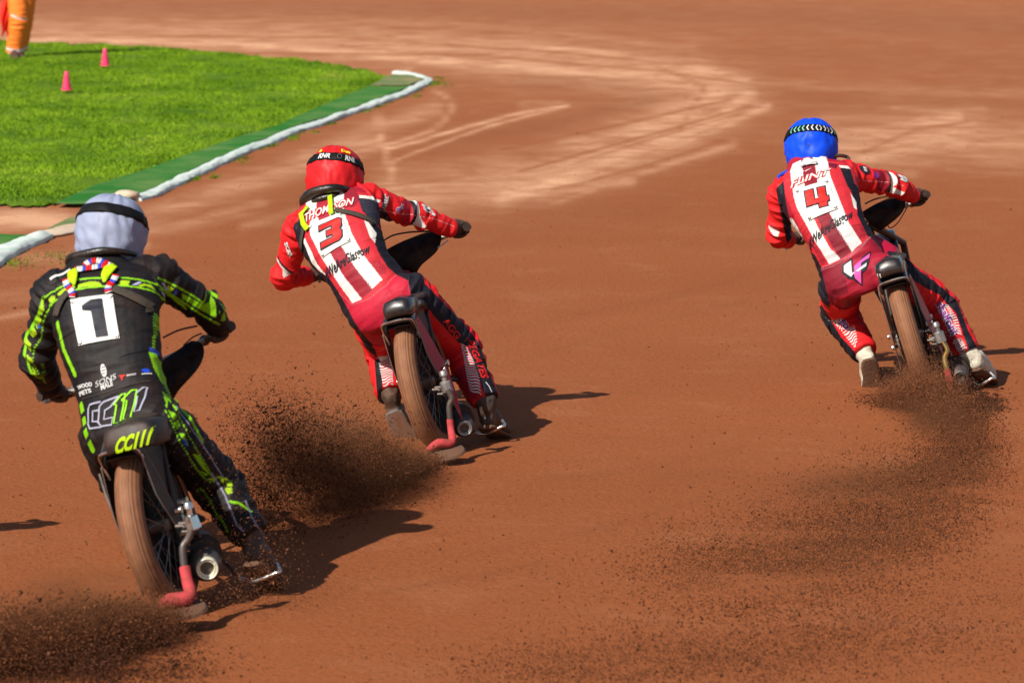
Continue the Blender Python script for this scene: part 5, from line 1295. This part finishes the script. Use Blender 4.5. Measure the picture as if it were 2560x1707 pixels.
boot(p2, J2['anR'], J2['knR'], at(*c4(1290, 1080), Y+.22), at(*c4(1440, 1190), Y+.46), Vector((0.1, -.3, -1)), M['boot_black'])
boot(p2, J2['anL'], J2['knL'], at(*c4(530, 985), Y+.36), at(*c4(650, 1240), Y+.44), Vector((0, -1, -.3)), M['boot_black'], r=.05, steel='steel')

# --- rider in red (number 4)
R3 = dict(Y0=bike3[0].loc.y, W=(.175, .160, .200, .222), armr=.96, legr=1.02, fold=1.1, vox=.0037,
  J=dict(pelvis=((2133, 672), .27), waist=((2090, 580), .33), chest=((2056, 505), .44), shm=((2037, 447), .55), neck=((2032, 415), .62), head=((2028, 362), .70),
    shL=((1960, 482), .55), shR=((2114, 440), .60), elL=((1945, 585), .68), wrL=((1972, 600), .86), elR=((2234, 462), .74), wrR=((2286, 490), .84),
    hipL=((2102, 706), .27), hipR=((2220, 684), .20), knL=((2100, 782), .62), anL=((2160, 882), .38), knR=((2340, 752), .42), anR=((2418, 880), .30)),
  base=dict(R2['base']), paint=[])
PT = R3['paint']
PP([(200, 560), (900, 400), (1300, 1200), (1240, 1568), (640, 1568)], STR, cf=c5)
PP([(765, 510), (850, 500), (890, 640), (940, 680), (990, 850), (1000, 930), (1120, 1060), (1230, 1180), (1330, 1300), (1280, 1330), (1200, 1280), (1120, 1165), (1000, 1105), (960, 1020), (920, 940), (920, 880), (860, 720), (830, 680)], NAVY, TT, cf=c5)
PP([(205, 690), (275, 635), (290, 780), (320, 960), (345, 1080), (440, 1150), (540, 1250), (610, 1370), (640, 1568), (560, 1568), (520, 1340), (400, 1150), (310, 1060), (240, 950)], NAVY, TT, cf=c5)
PP([(320, 930), (350, 950), (450, 1120), (400, 1090), (345, 1020)], WHITE, cf=c5)
PP([(345, 640), (330, 540), (350, 470), (425, 440), (440, 545), (470, 720), (500, 900), (590, 1080), (690, 1240), (775, 1305), (670, 1340), (560, 1180), (400, 900), (370, 800)], WHITE, cf=c5)
PP([(440, 540), (425, 440), (520, 400), (545, 500), (585, 690), (600, 800), (680, 950), (760, 1100), (870, 1255), (770, 1312), (690, 1200), (575, 990), (500, 800), (470, 720)], lin(140, 28, 46), cf=c5)
PP([(470, 560), (440, 545), (395, 585), (560, 500), (545, 505)], WHITE, cf=c5)
PP([(550, 500), (520, 400), (630, 370), (660, 470), (690, 620), (770, 830), (850, 1030), (960, 1180), (870, 1255), (760, 1100), (690, 960), (600, 800)], WHITE, cf=c5)
PP([(860, 750), (910, 820), (915, 900), (890, 880)], WHITE, cf=c5); PP([(750, 480), (830, 470), (850, 500), (765, 510)], WHITE, TT, cf=c5)
PP([(660, 460), (745, 470), (735, 530), (670, 510)], lin(110, 20, 44), cf=c5)
PP([(590, 1352), (700, 1346), (850, 1290), (960, 1200), (1030, 1110), (1120, 1168), (1200, 1290), (1320, 1345), (1300, 1568), (640, 1568)], lin(170, 28, 52), ('T',), cf=c5)
PP([(590, 1352), (700, 1346), (790, 1320), (830, 1568), (640, 1568)], lin(135, 26, 46), ('T',), cf=c5)
for poly, col in (([(560, 1180), (690, 1230), (775, 1305), (670, 1340)], (.62, .60, .64)), ([(655, 1120), (770, 1090), (870, 1250), (770, 1310)], lin(120, 20, 40)), ([(780, 1110), (870, 1060), (960, 1180), (870, 1255)], (.62, .60, .64)), ([(870, 1050), (960, 1015), (1000, 1085), (980, 1140), (940, 1160)], lin(125, 20, 40)), ([(530, 1200), (560, 1180), (650, 1330), (600, 1335)], lin(125, 20, 40))): PT.append(('s', ['T'], 'T', c5, poly, col, .009, 0))
for off in (0, 14): PT.append(('l', ['T', 'TL', 'TR'], 'T', c5, [(590, 1362-off), (700, 1356-off), (850, 1300-off), (960, 1212-off), (1030, 1120-off)], (.5, .16, .2), .003))
PP([(1080, 540), (1225, 560), (1225, 740), (1090, 720)], lin(150, 22, 40), A2, 'UR', c5); PP([(1200, 550), (1225, 555), (1222, 745), (1195, 735)], NAVY, A2, 'UR', c5); PP([(1222, 555), (1250, 560), (1270, 640), (1230, 690), (1325, 735), (1310, 760), (1215, 742)], WHITE, A2, 'UR', c5)
PT.append(('l', list(A2), 'UR', c5, [(880, 620), (1000, 635), (1210, 650), (1330, 680)], (.75, .3, .3), .0025))
PP([(140, 1030), (240, 1080), (220, 1120), (140, 1060)], WHITE, A3, 'UL', c5); PP([(190, 1110), (330, 1020), (350, 1100), (250, 1100)], WHITE, ('FL',), 'FL', c5)
PP([(860, -20), (980, -30), (1110, 150), (1290, 350), (1250, 395), (1130, 335), (940, 225), (880, 90)], NAVY, L4, 'TR', c6); PP([(1290, 350), (1400, 440), (1500, 700), (1630, 940), (1560, 940), (1500, 850), (1400, 560), (1300, 455), (1240, 390)], NAVY, S4, 'SR', c6)
PP([(637, -112), (754, -160), (990, 60), (900, 100), (833, 69)], NAVY, L4, 'TR', c6)
PP([(1040, 120), (1130, 190), (1260, 300), (1240, 300), (1100, 200)], RED, L4, 'TR', c6)
PP([(1280, 720), (1380, 690), (1500, 900), (1460, 930), (1370, 850)], CRIM, S4, 'SR', c6)
PP([(225, 150), (280, 190), (335, 300), (320, 490), (200, 480), (210, 300)], NAVY, ('TL',), 'TL', c6); PP([(200, 500), (300, 560), (420, 760), (550, 900), (500, 990), (280, 680)], NAVY, ('SL', 'TL'), 'SL', c6)
p3 = person(R3, 'rider in red striped suit, blue helmet cover and number 4', None)
suit3, bv3, F3, J3 = body(R3, p3, M['suit_red'])
T = F3['T']
for b_, m_, lf in ((.075, 'print_red', .004), (.015, 'print_white', .006)):
    decal_text('suit_lettering', 'FLINT', T, bv3, M[m_], p3, suit3, c5(520, 655), c5(700, 590), (-3, -17), lift=lf, bold=b_, shear=.3)
number_plate(T, bv3, p3, [c5(385, 752), c5(668, 658), c5(758, 918), c5(500, 1010)], 4, 'print_red', (c5(497, 935), c5(688, 885), c5(470, 770)))
decal_text('suit_lettering', '#WeAreGlasgow', T, bv3, M['print_black'], p3, suit3, c5(690, 1095), c5(895, 975), (-6, -19), bold=.018, shear=.35, jit=.05)
LF = [(785, 1355), (870, 1305), (880, 1400), (960, 1290), (1032, 1235), (1020, 1320), (1000, 1400), (960, 1430), (955, 1520), (880, 1480), (830, 1470), (780, 1420)]
decal_poly('suit_emblem', [T.px(c5(*p)) for p in LF], T, bv3, M['print_black'], p3, suit3, .004)
decal_poly('suit_emblem', [T.px(c5(*p)) for p in [(798, 1365), (862, 1325), (870, 1430), (900, 1420), (860, 1460), (798, 1418)]], T, bv3, M['print_white'], p3, suit3, .006)
decal_poly('suit_emblem', [T.px(c5(*p)) for p in [(890, 1375), (930, 1335), (1025, 1255), (1018, 1295), (950, 1345), (945, 1505), (895, 1470), (890, 1440)]], T, bv3, M['print_pink'], p3, suit3, .006)
decal_poly('suit_emblem', [T.px(c5(*p)) for p in [(900, 1420), (1000, 1345), (995, 1375), (930, 1420)]], T, bv3, M['print_white'], p3, suit3, .008)
decal_text('suit_lettering', 'S', F3['UR'], bv3, M['print_white'], p3, suit3, c5(985, 550), c5(1000, 555), (2, -10), bold=.06, lift=.007)
decal_poly('suit_emblem', [F3['UR'].px(c5(*p)) for p in ellp((985, 540), 42, 34, .4)], F3['UR'], bv3, M['print_black'], p3, suit3, .004)
decal_poly('suit_emblem', [F3['UR'].px(c5(*p)) for p in ellp((1080, 585), 26, 28, .2)], F3['UR'], bv3, M['print_purple'], p3, suit3, .004)
decal_text('suit_lettering', '22', F3['FR'], bv3, M['print_white'], p3, suit3, c5(1340, 640), c5(1380, 655), (-3, -15), bold=.05, lift=.005)
for b_, m_, lf in ((.09, 'print_white', .004), (.03, 'print_purple', .006)):
    decal_text('suit_lettering', 'chalfont', F3['SR'], bv3, M[m_], p3, suit3, c6(1300, 620), c6(1370, 760), (17, -10), lift=lf, bold=b_)
    decal_text('suit_lettering', 'dxeyo', F3['SL'], bv3, M[m_], p3, suit3, c6(405, 640), c6(470, 720), (15, -12), lift=lf, bold=b_)
stripes(F3['SR'], bv3, c6, [(1375, 790), (1395, 850), (1450, 930)], [(1445, 770), (1480, 830), (1520, 905)], 8, p3, suit3, 1.)
stripes(F3['SR'], bv3, c6, [(1300, 480), (1370, 610), (1410, 740)], [(1335, 490), (1410, 600), (1455, 760)], 13, p3, suit3, .3)
stripes(F3['SL'], bv3, c6, [(435, 730), (490, 800), (545, 865)], [(545, 680), (560, 750), (565, 830)], 7, p3, suit3, 1.)
stripes(F3['SL'], bv3, c6, [(315, 575), (370, 660), (440, 730)], [(345, 570), (390, 640), (450, 715)], 9, p3, suit3, .3)
hc3 = at(2028, 366, R3['Y0']+.70)
h3, hb3, sf3, ax3 = helmet(p3, hc3, M['cover_blue'], lin(10, 72, 225), yaw=-2, pitch=24, roll=0, fl=12, s=1.0)
for k in range(15):
    a0 = 215+k*10
    ch = [(0, 0), (.45, .5), (0, 1), (.35, 1), (.8, .5), (.35, 0)] if a0 > 275 else [(1, 0), (.55, .5), (1, 1), (.65, 1), (.2, .5), (.65, 0)]
    strapquads(sf3, hb3, hc3, ax3[2], [('strap_chevron', a0, a0+8, .23, .47, ch, [(0, 1, 4, 5), (1, 2, 3, 4)], M['print_mint' if k < 4 or k > 10 else 'print_white'])], p3, h3)
q = G(); q.tube([at(*c5(*p), R3['Y0']+d) for p, d in (((680, 430), .60), ((760, 415), .63), ((830, 430), .66), ((845, 470), .64))], .010, 10, smoothpath=6); q.out('collar_ring', M['boot_black'], p3)
q = G(); q.tube([at(*c5(*p), R3['Y0']+d) for p, d in (((320, 550), .52), ((250, 585), .56), ((232, 620), .57), ((240, 645), .58))], .010, 10, smoothpath=6); q.out('collar_ring', M['print_blue'], p3)
decal_poly('collar_flap', [T.px(c5(*p)) for p in [(420, 520), (450, 440), (490, 425), (570, 470), (560, 490), (480, 500)]], T, bv3, M['print_white'], p3, None, .012, thick=.003)
glove(p3, at(1982, 601, R3['Y0']+.92), Vector((-1, -.2, -.3)), Vector((0, -.8, .6)), M['boot_black'], J3['wrL'], 1)
glove(p3, at(2303, 494, R3['Y0']+.90), at(2318, 486, R3['Y0']+.86)-at(2290, 500, R3['Y0']+.95), Vector((0, -.8, .6)), M['boot_black'], J3['wrR'], -1)
Y = R3['Y0']
boot(p3, J3['anR'], J3['knR'], at(*c6(1560, 985), Y+.24), at(*c6(1690, 1110), Y+.48), Vector((0.1, -.3, -1)), M['boot_white'])
boot(p3, J3['anL'], J3['knL'], at(*c6(645, 930), Y+.30), at(*c6(690, 1260), Y+.40), Vector((.1, -1, -.2)), M['boot_white'], r=.053)

# lettering on the bikes
def bike_frame(Wh, y, z=.0, x=0): return Frame(Wh.p(x, y, z), Wh.n, Wh.u, 0)
fb = Frame(bike1[1].p(0, -.27, .38), bike1[1].n, bike1[1].u, 0)
decal_text('tail_lettering', 'CC111', fb, bike1[3], M['lime'], bike1[0], bike1[2], c2(452, 405), c2(560, 372), (3, -36), bold=.05, shear=.25, lift=.004)
fb = Frame(bike3[1].p(0, -.27, .38), bike3[1].n, bike3[1].u, 0)
for x in (730, 752): decal_poly('tail_mark', [fb.px(c6(*p)) for p in [(x-8, 218), (x+4, 222), (x+2, 240), (x+12, 255), (x+2, 250), (x-6, 236)]], fb, bike3[3], M['plate'], bike3[0], bike3[2], .004)
fb = Frame(at(*c5(1120, 880), bike3[0].loc.y+.8), Vector((1, 0, 0)), ZAX, 0)
decal_poly('cowl_emblem', [fb.px(c5(*p)) for p in [(1075, 880), (1105, 865), (1105, 890), (1085, 900)]], fb, bike3[5], M['print_white'], bike3[0], bike3[4], .014)
decal_poly('cowl_emblem', [fb.px(c5(*p)) for p in [(1110, 890), (1150, 865), (1135, 885), (1110, 920), (1098, 922)]], fb, bike3[5], M['print_pink'], bike3[0], bike3[4], .014)
# ------------------------------------------------------------------ the marshal at the corner of the infield
OR = lin(255, 128, 48)
base_y = gnd(40, 146).y
RM = dict(Y0=base_y, W=(.17, .17, .20, .20), armr=1.1, legr=1.12, fold=.8, vox=.008, legp=[.10, .11, .115, .105, .105, .098],
  J=dict(pelvis=((56, -40), .0), waist=((55, -75), .0), chest=((54, -115), .0), shm=((54, -150), .0), neck=((55, -168), .02), head=((55, -200), .04),
    shL=((22, -148), .05), shR=((86, -148), -.05), elL=((16, -90), .06), wrL=((20, -40), -.04), elR=((92, -92), .05), wrR=((92, -40), .15),
    hipL=((44, -30), .0), hipR=((66, -30), .04), knL=((47, 50), -.04), anL=((37, 132), .05), knR=((59, 48), .10), anR=((46, 126), .16)),
  base={k: OR for k in PARTN}, gain=1.0, paint=[])
I = lambda x, y: (x, y)
for a in (('TL', 'SL', 'TR', 'SR'),):
    for pl in ([(28, 38), (66, 48)], [(12, 122), (70, 126)], [(12, 134), (70, 136)]): RM['paint'].append(('l', list(a), 'SL', I, pl, (.72, .72, .78), .028 if pl[0][1] > 100 else .020))
loc = at(45, 146, base_y); pm = Thing('person', 'track marshal in orange hi-vis trousers standing on the infield corner', 'person', (loc.x, loc.y, 0))
sm, bvm, FM, JM = body(RM, pm, M['hi_vis'])
boot(pm, JM['anL'], JM['knL'], at(32, 141, base_y+.02), at(42, 147, base_y-.26), Vector((0, 0, -1)), M['boot_black'], r=.055)
boot(pm, JM['anR'], JM['knR'], at(46, 138, base_y+.20), at(56, 144, base_y-.06), Vector((0, 0, -1)), M['boot_black'], r=.055)
q = G(); q.ell(JM['head']+ZAX*.06, (Vector((1, 0, 0)), Vector((0, 1, 0)), ZAX), (.11, .125, .09), 20, 12); q.out('cap', M['print_blue'], pm)
glove(pm, at(20, -32, base_y-.02), Vector((0, -.3, 1)), Vector((-1, 0, 0)), M['boot_black'], JM['wrL'], 1)
glove(pm, at(92, -32, base_y+.15), Vector((0, -.3, 1)), Vector((1, 0, 0)), M['boot_black'], JM['wrR'], -1)
# his furled red flag
top = at(24, -25, base_y-.05); g = G(); V = []; Fc = []; n, m = 26, 20
bot = at(16, 84, base_y-.05)
for i in range(n+1):
    t = i/n; c = top.lerp(bot, t)
    for j in range(m+1):
        s = j/m; wdt = .045+.075*math.sin(math.pi*min(1, t*1.15))
        V.append(c + Vector((wdt*(2*s-1)+.02*math.sin(t*5), .035*math.sin(s*17+t*3)+.02*math.sin(s*7-t*6), -.03*math.sin(s*9))))
for i in range(n):
    for j in range(m): Fc.append((i*(m+1)+j, (i+1)*(m+1)+j, (i+1)*(m+1)+j+1, i*(m+1)+j+1))
fl = Thing('flag', 'furled red flag held by the marshal in orange', 'flag', bot)
q = G(); q.tube([top+Vector((.02, .05, .35)), bot+Vector((.03, .05, -.10))], .011, 8); q.out('flag_pole', M['steel'], fl)
o = build('flag_cloth', V, Fc, simple('flag_red', lin(235, 40, 25), .8), fl); md = o.modifiers.new('s', 'SOLIDIFY'); md.thickness = .006

# ------------------------------------------------------------------ shale thrown up by the back wheels
def dirtm(name, A, B):
    m, n, l, p = newmat(name)
    g_ = n.new('ShaderNodeNewGeometry'); mx = n.new('ShaderNodeMix'); mx.data_type = 'RGBA'; mx.inputs[6].default_value = (*A, 1); mx.inputs[7].default_value = (*B, 1)
    l.new(g_.outputs['Random Per Island'], mx.inputs[0]); l.new(mx.outputs[2], p.inputs['Base Color']); p.inputs['Roughness'].default_value = .95; p.inputs['Specular IOR Level'].default_value = .1
    return m
M['wet_shale'] = dirtm('wet_shale', (.05, .019, .010), (.13, .05, .025)); M['brown_shale'] = dirtm('brown_shale', (.075, .027, .012), (.23, .082, .034)); M['dust_shale'] = dirtm('dust_shale', (.20, .075, .033), (.34, .135, .062))
def grains(name, C, S, mat, label):
    n = len(C); T = np.array([(1, 1, 1), (-1, -1, 1), (-1, 1, -1), (1, -1, -1)], float)*.62
    ax_ = RNG.normal(size=(n, 3)); ax_ /= np.linalg.norm(ax_, axis=1)[:, None]; an = RNG.uniform(0, 6.28, n)
    V = np.empty((n, 4, 3)); strch = RNG.uniform(.6, 1.5, (n, 1, 3)); J_ = RNG.uniform(-.35, .35, (n, 4, 3))
    P = (T[None]+J_)*strch; k = ax_[:, None, :]; c = np.cos(an)[:, None, None]; s = np.sin(an)[:, None, None]
    P = P*c + np.cross(np.repeat(k, 4, 1), P)*s + k*(P*k).sum(-1, keepdims=True)*(1-c)
    V = C[:, None, :] + P*S[:, None, None]; V = V.reshape(-1, 3)
    F4 = np.array([(0, 1, 2), (0, 3, 1), (0, 2, 3), (1, 3, 2)]); Fx = (F4[None]+np.arange(n)[:, None, None]*4).reshape(-1)
    me = bpy.data.meshes.new(name); me.vertices.add(len(V)); me.vertices.foreach_set('co', V.ravel()); nf = 4*n
    me.loops.add(3*nf); me.loops.foreach_set('vertex_index', Fx.astype(np.int32)); me.polygons.add(nf); me.polygons.foreach_set('loop_start', np.arange(0, 3*nf, 3, dtype=np.int32)); me.polygons.foreach_set('loop_total', np.full(nf, 3, np.int32)); me.update()
    me.materials.append(mat); o = bpy.data.objects.new(name, me); COL.objects.link(o); o['kind'] = 'stuff'; o['label'] = label; o['category'] = 'dirt'
    return o
def plume(n, path, size, clump=.5, zmin=.004, wfun=None):
    """path rows: px, py, spread x, spread y, depth, depth spread, weight"""
    A = np.array(path, float); w_ = A[:, 6]; m = len(A)-1
    seg = (w_[:-1]+w_[1:])/2*np.hypot(np.diff(A[:, 0]), np.diff(A[:, 1])); seg /= seg.sum()
    i = RNG.choice(m, n, p=seg); t = RNG.uniform(0, 1, n)
    Q = A[i]*(1-t)[:, None]+A[i+1]*t[:, None]
    dx = RNG.normal(0, 1, n)*Q[:, 2]; dy = RNG.normal(0, 1, n)*Q[:, 3]
    X = Q[:, 0]+dx; Yp = Q[:, 1]+dy; D = Q[:, 4]+RNG.normal(0, 1, n)*Q[:, 5]
    u = (X-1280)/F; v = (Yp-853.5)/F; d = np.stack([u, ct-v*st, -st-v*ct], 1)
    tt = D/d[:, 1]; tg = -(H-zmin)/d[:, 2]; tt = np.minimum(tt, tg)
    C = np.array(CAMP)+d*tt[:, None]
    cl = np.array([noise.noise(Vector(c)*5.0)+.6*noise.noise(Vector(c)*14) for c in C])
    k = RNG.uniform(-.5, .5, n) < cl*clump*1.6+.15
    C = C[k]; S = size[0]*np.exp(RNG.normal(0, size[1], len(C)))
    return C, S
def merge(*L): return np.concatenate([a[0] for a in L]), np.concatenate([a[1] for a in L])
y1, y2, y3 = bike1[0].loc.y, bike2[0].loc.y, bike3[0].loc.y
PB = [(1060, 1158, 22, 8, y2-.5, .05, .35), (990, 1165, 40, 24, y2-.8, .10, 1.0), (900, 1170, 55, 42, y2-1.2, .15, 1.4), (790, 1170, 60, 62, y2-1.6, .2, 1.5), (690, 1175, 50, 75, y2-2.0, .2, 1.3), (620, 1180, 40, 80, y2-2.2, .2, .9)]
PB2 = [(900, 1100, 70, 45, y2-1.2, .2, .5), (740, 1060, 80, 55, y2-1.7, .3, 1.0), (620, 1060, 60, 60, y2-2.1, .3, .8)]
C, S = merge(plume(50000, PB, (.0016, .5), .4), plume(12000, PB2, (.0021, .45), .5), plume(900, PB, (.0036, .3)))
grains('flying_dirt', C, S, M['wet_shale'], 'dark wet shale sprayed up behind the red-helmeted rider')
C, S = merge(plume(60000, PB, (.0020, .45), .4))
grains('flying_dirt', C, S, M['brown_shale'], 'brown shale sprayed up behind the red-helmeted rider')
C, S = merge(plume(30000, PB, (.0016, .35), .4), plume(16000, [(1075, 1142, 18, 7, y2-.4, .05, .8), (1020, 1158, 35, 14, y2-.6, .08, .8), (960, 1180, 30, 25, y2-.9, .1, .3)], (.0016, .3), .15))
grains('flying_dust', C, S, M['dust_shale'], 'fine red shale dust drifting behind the red-helmeted rider')
PA = [(400, 1545, 40, 14, y1-.45, .05, .25), (320, 1560, 60, 28, y1-.6, .1, 1.2), (180, 1590, 70, 40, y1-.85, .12, 1.5), (20, 1620, 70, 50, y1-1.05, .12, 1.5), (-80, 1640, 60, 50, y1-1.2, .1, 1.0)]
PA2 = [(420, 1640, 90, 40, y1-1.0, .1, .8), (150, 1690, 90, 30, y1-1.3, .1, 1.0)]
PA3 = [(560, 1500, 50, 16, y1-.1, .1, 1), (680, 1450, 60, 35, y1+.1, .15, 1.2), (600, 1300, 50, 90, y1+.15, .2, 1.0), (480, 1250, 50, 120, y1+.0, .15, .9)]
C, S = merge(plume(42000, PA, (.0018, .5), .3), plume(12000, PA2, (.0024, .4), .6), plume(2500, PA3, (.0018, .4), .7))
grains('flying_dirt', C, S, M['wet_shale'], 'dark shale sprayed up behind the white-helmeted rider')
C, S = merge(plume(55000, PA, (.0020, .45), .3))
grains('flying_dirt', C, S, M['brown_shale'], 'brown shale sprayed up behind the white-helmeted rider')
C, S = merge(plume(30000, PA, (.0017, .35), .3), plume(20000, [(400, 1522, 36, 20, y1-.4, .05, 1), (330, 1530, 50, 22, y1-.5, .08, .8), (250, 1560, 40, 30, y1-.6, .1, .4)], (.0016, .3), .15), plume(3000, PA3, (.0018, .35), .6))
grains('flying_dust', C, S, M['dust_shale'], 'fine red shale dust drifting behind the white-helmeted rider')
PC = [(2350, 1010, 40, 16, y3-.5, .05, .5), (2410, 1080, 50, 26, y3-1.0, .1, 1.2), (2410, 1140, 62, 36, y3-1.5, .12, 1.5), (2340, 1220, 90, 60, y3-2.2, .15, 1.2), (2200, 1310, 120, 75, y3-2.9, .15, 1.2), (2000, 1390, 150, 70, y3-3.4, .15, 1.0), (1780, 1430, 170, 60, y3-3.7, .15, .6)]
PC2 = [(2520, 1500, 110, 50, y3-4.0, .1, .4), (2300, 1570, 180, 60, y3-4.6, .1, .7), (1950, 1620, 200, 60, y3-4.9, .1, .9), (1600, 1660, 220, 50, y3-5.2, .1, 1.0), (1300, 1690, 160, 40, y3-5.4, .1, .6)]
PC3 = [(2470, 1010, 30, 14, y3-.1, .08, 1), (2420, 1020, 30, 16, y3-.1, .08, .5)]
PC4 = [(2180, 1000, 30, 10, y3-.1, .1, .6), (2240, 985, 30, 16, y3-.15, .1, .8), (2345, 900, 25, 60, y3+.1, .1, 1), (2300, 840, 20, 50, y3+.1, .1, .4)]
C, S = merge(plume(16000, PC, (.0018, .5), .2), plume(1800, PC2, (.0019, .5), .3), plume(6000, PC3, (.0028, .4), .5), plume(9000, PC4, (.0026, .4), .6), plume(300, PC, (.0040, .3), .6))
grains('flying_dirt', C, S, M['wet_shale'], 'dark shale sprayed up behind the blue-helmeted rider')
C, S = merge(plume(105000, PC, (.0019, .45), .15), plume(34000, PC2, (.0018, .4), .25), plume(34000, [(2250, 995, 36, 14, y3-.35, .08, .5), (2305, 985, 42, 26, y3-.45, .08, 1.5), (2365, 1005, 36, 24, y3-.45, .08, 1.2), (2370, 1050, 45, 20, y3-.8, .1, .8)], (.0018, .35), .2))
grains('flying_dirt', C, S, M['brown_shale'], 'brown shale curtain thrown back from the blue-helmeted rider')
C, S = merge(plume(52000, [(2240, 985, 36, 16, y3-.38, .08, .5), (2300, 975, 42, 30, y3-.48, .08, 1.6), (2365, 995, 36, 26, y3-.48, .08, 1.2), (2370, 1050, 45, 20, y3-.8, .1, .8)], (.0017, .35), .15), plume(9000, [(2290, 920, 25, 30, y3-.38, .05, 1), (2320, 960, 30, 20, y3-.4, .05, 1)], (.0016, .3), .3))
grains('flying_dust', C, S, M['dust_shale'], 'fine red shale dust drifting behind the blue-helmeted rider')
def veil(a, b, ry, rz, dens, label, col=(.50, .205, .09), seed=0):
    '''a soft cloud of fine dust between two points'''
    m = bpy.data.materials.new('dust_veil'); m.use_nodes = True; n = m.node_tree.nodes; l = m.node_tree.links; n.remove(n['Principled BSDF'])
    pv = n.new('ShaderNodeVolumePrincipled'); pv.inputs['Color'].default_value = (*col, 1); pv.inputs['Anisotropy'].default_value = .2
    tc = n.new('ShaderNodeTexCoord'); ln = n.new('ShaderNodeVectorMath'); ln.operation = 'LENGTH'; l.new(tc.outputs['Object'], ln.inputs[0])
    mr = n.new('ShaderNodeMapRange'); mr.interpolation_type = 'SMOOTHSTEP'; mr.inputs[1].default_value = .1; mr.inputs[2].default_value = .95; mr.inputs[3].default_value = dens; mr.inputs[4].default_value = 0
    l.new(ln.outputs['Value'], mr.inputs[0])
    nz = n.new('ShaderNodeTexNoise'); nz.inputs['Scale'].default_value = 2.6; nz.inputs['Detail'].default_value = 5; nz.inputs['Roughness'].default_value = .65; mp = n.new('ShaderNodeMapping'); mp.inputs['Location'].default_value = (seed, seed, 0)
    l.new(tc.outputs['Object'], mp.inputs[0]); l.new(mp.outputs[0], nz.inputs['Vector'])
    m2 = n.new('ShaderNodeMapRange'); m2.inputs[1].default_value = .38; m2.inputs[2].default_value = .66; l.new(nz.outputs[0], m2.inputs[0])
    mu = n.new('ShaderNodeMath'); mu.operation = 'MULTIPLY'; l.new(mr.outputs[0], mu.inputs[0]); l.new(m2.outputs[0], mu.inputs[1]); l.new(mu.outputs[0], pv.inputs['Density'])
    l.new(pv.outputs[0], n['Material Output'].inputs['Volume'])
    g = G(); g.ell(Vector((0, 0, 0)), (Vector((1, 0, 0)), Vector((0, 1, 0)), ZAX), (1, 1, 1), 24, 14)
    o = build('dust_cloud', g.v, g.f, m); o['kind'] = 'stuff'; o['label'] = label; o['category'] = 'dust'
    c = (a+b)/2; X = (b-a).normalized(); q = X.to_track_quat('X', 'Z'); o.rotation_mode = 'QUATERNION'; o.rotation_quaternion = q; o.location = c; o.scale = ((b-a).length/2, ry, rz)
    return o
veil(at(1130, 1140, y2-.35), at(560, 1160, y2-2.4), .32, .30, 6.0, 'soft brown dust hanging behind the red-helmeted rider', seed=1)
veil(at(480, 1510, y1-.3), at(-120, 1600, y1-1.3), .30, .26, 7.0, 'soft brown dust hanging behind the white-helmeted rider', seed=4)
veil(at(2290, 960, y3-.1), at(2420, 1240, y3-2.0), .34, .20, 5.5, 'soft brown dust hanging behind the blue-helmeted rider', seed=7)
veil(at(2470, 1180, y3-1.9), at(1680, 1440, y3-3.9), .55, .28, 6.5, 'thin brown dust drifting down the track on the right', seed=9)
# loose clods lying on the track
n = 34000
yy = 11.5*np.power(4.0, RNG.uniform(0, 1, n)); xx = RNG.uniform(-.16, .16, n)*yy
C = np.stack([xx, yy, np.full(n, .004)], 1); px, py = px_of(xx, yy, 0.)
cl = np.array([noise.noise(Vector((c[0]*.9, c[1]*.6, 5.)))+.5*noise.noise(Vector((c[0]*3, c[1]*2, 9.))) for c in C])
k = (RNG.uniform(-.7, .6, n) < cl) & ~inpoly(px/1.0884, py/1.0886, GR)
C = C[k]; S = .0019*np.exp(RNG.normal(0, .45, len(C)))
grains('loose_clods', C, S, M['brown_shale'], 'loose dark clods of shale lying on the track')

# the rider whose shadow falls in from the left, just outside the picture
def copy_tree(o, parent, keep):
    c = o.copy(); COL.objects.link(c); c.parent = parent
    for ch in keep[o.name]: copy_tree(ch, c, keep)
    return c
kids = {}
for q_ in list(bpy.data.objects):
    kids.setdefault(q_.name, [])
    if q_.parent is not None: kids.setdefault(q_.parent.name, []).append(q_)
off = gnd(118, 1312)-gnd(1485, 990) + Vector((-.04, 0, 0))
for th_, lb in ((p2, 'red rider just beyond the picture edge, seen only by the shadow at left'), (bike2[0], 'motorbike just beyond the picture edge under the unseen rider')):
    c_ = copy_tree(th_.o, None, kids); c_.location = th_.loc + off; c_['label'] = lb
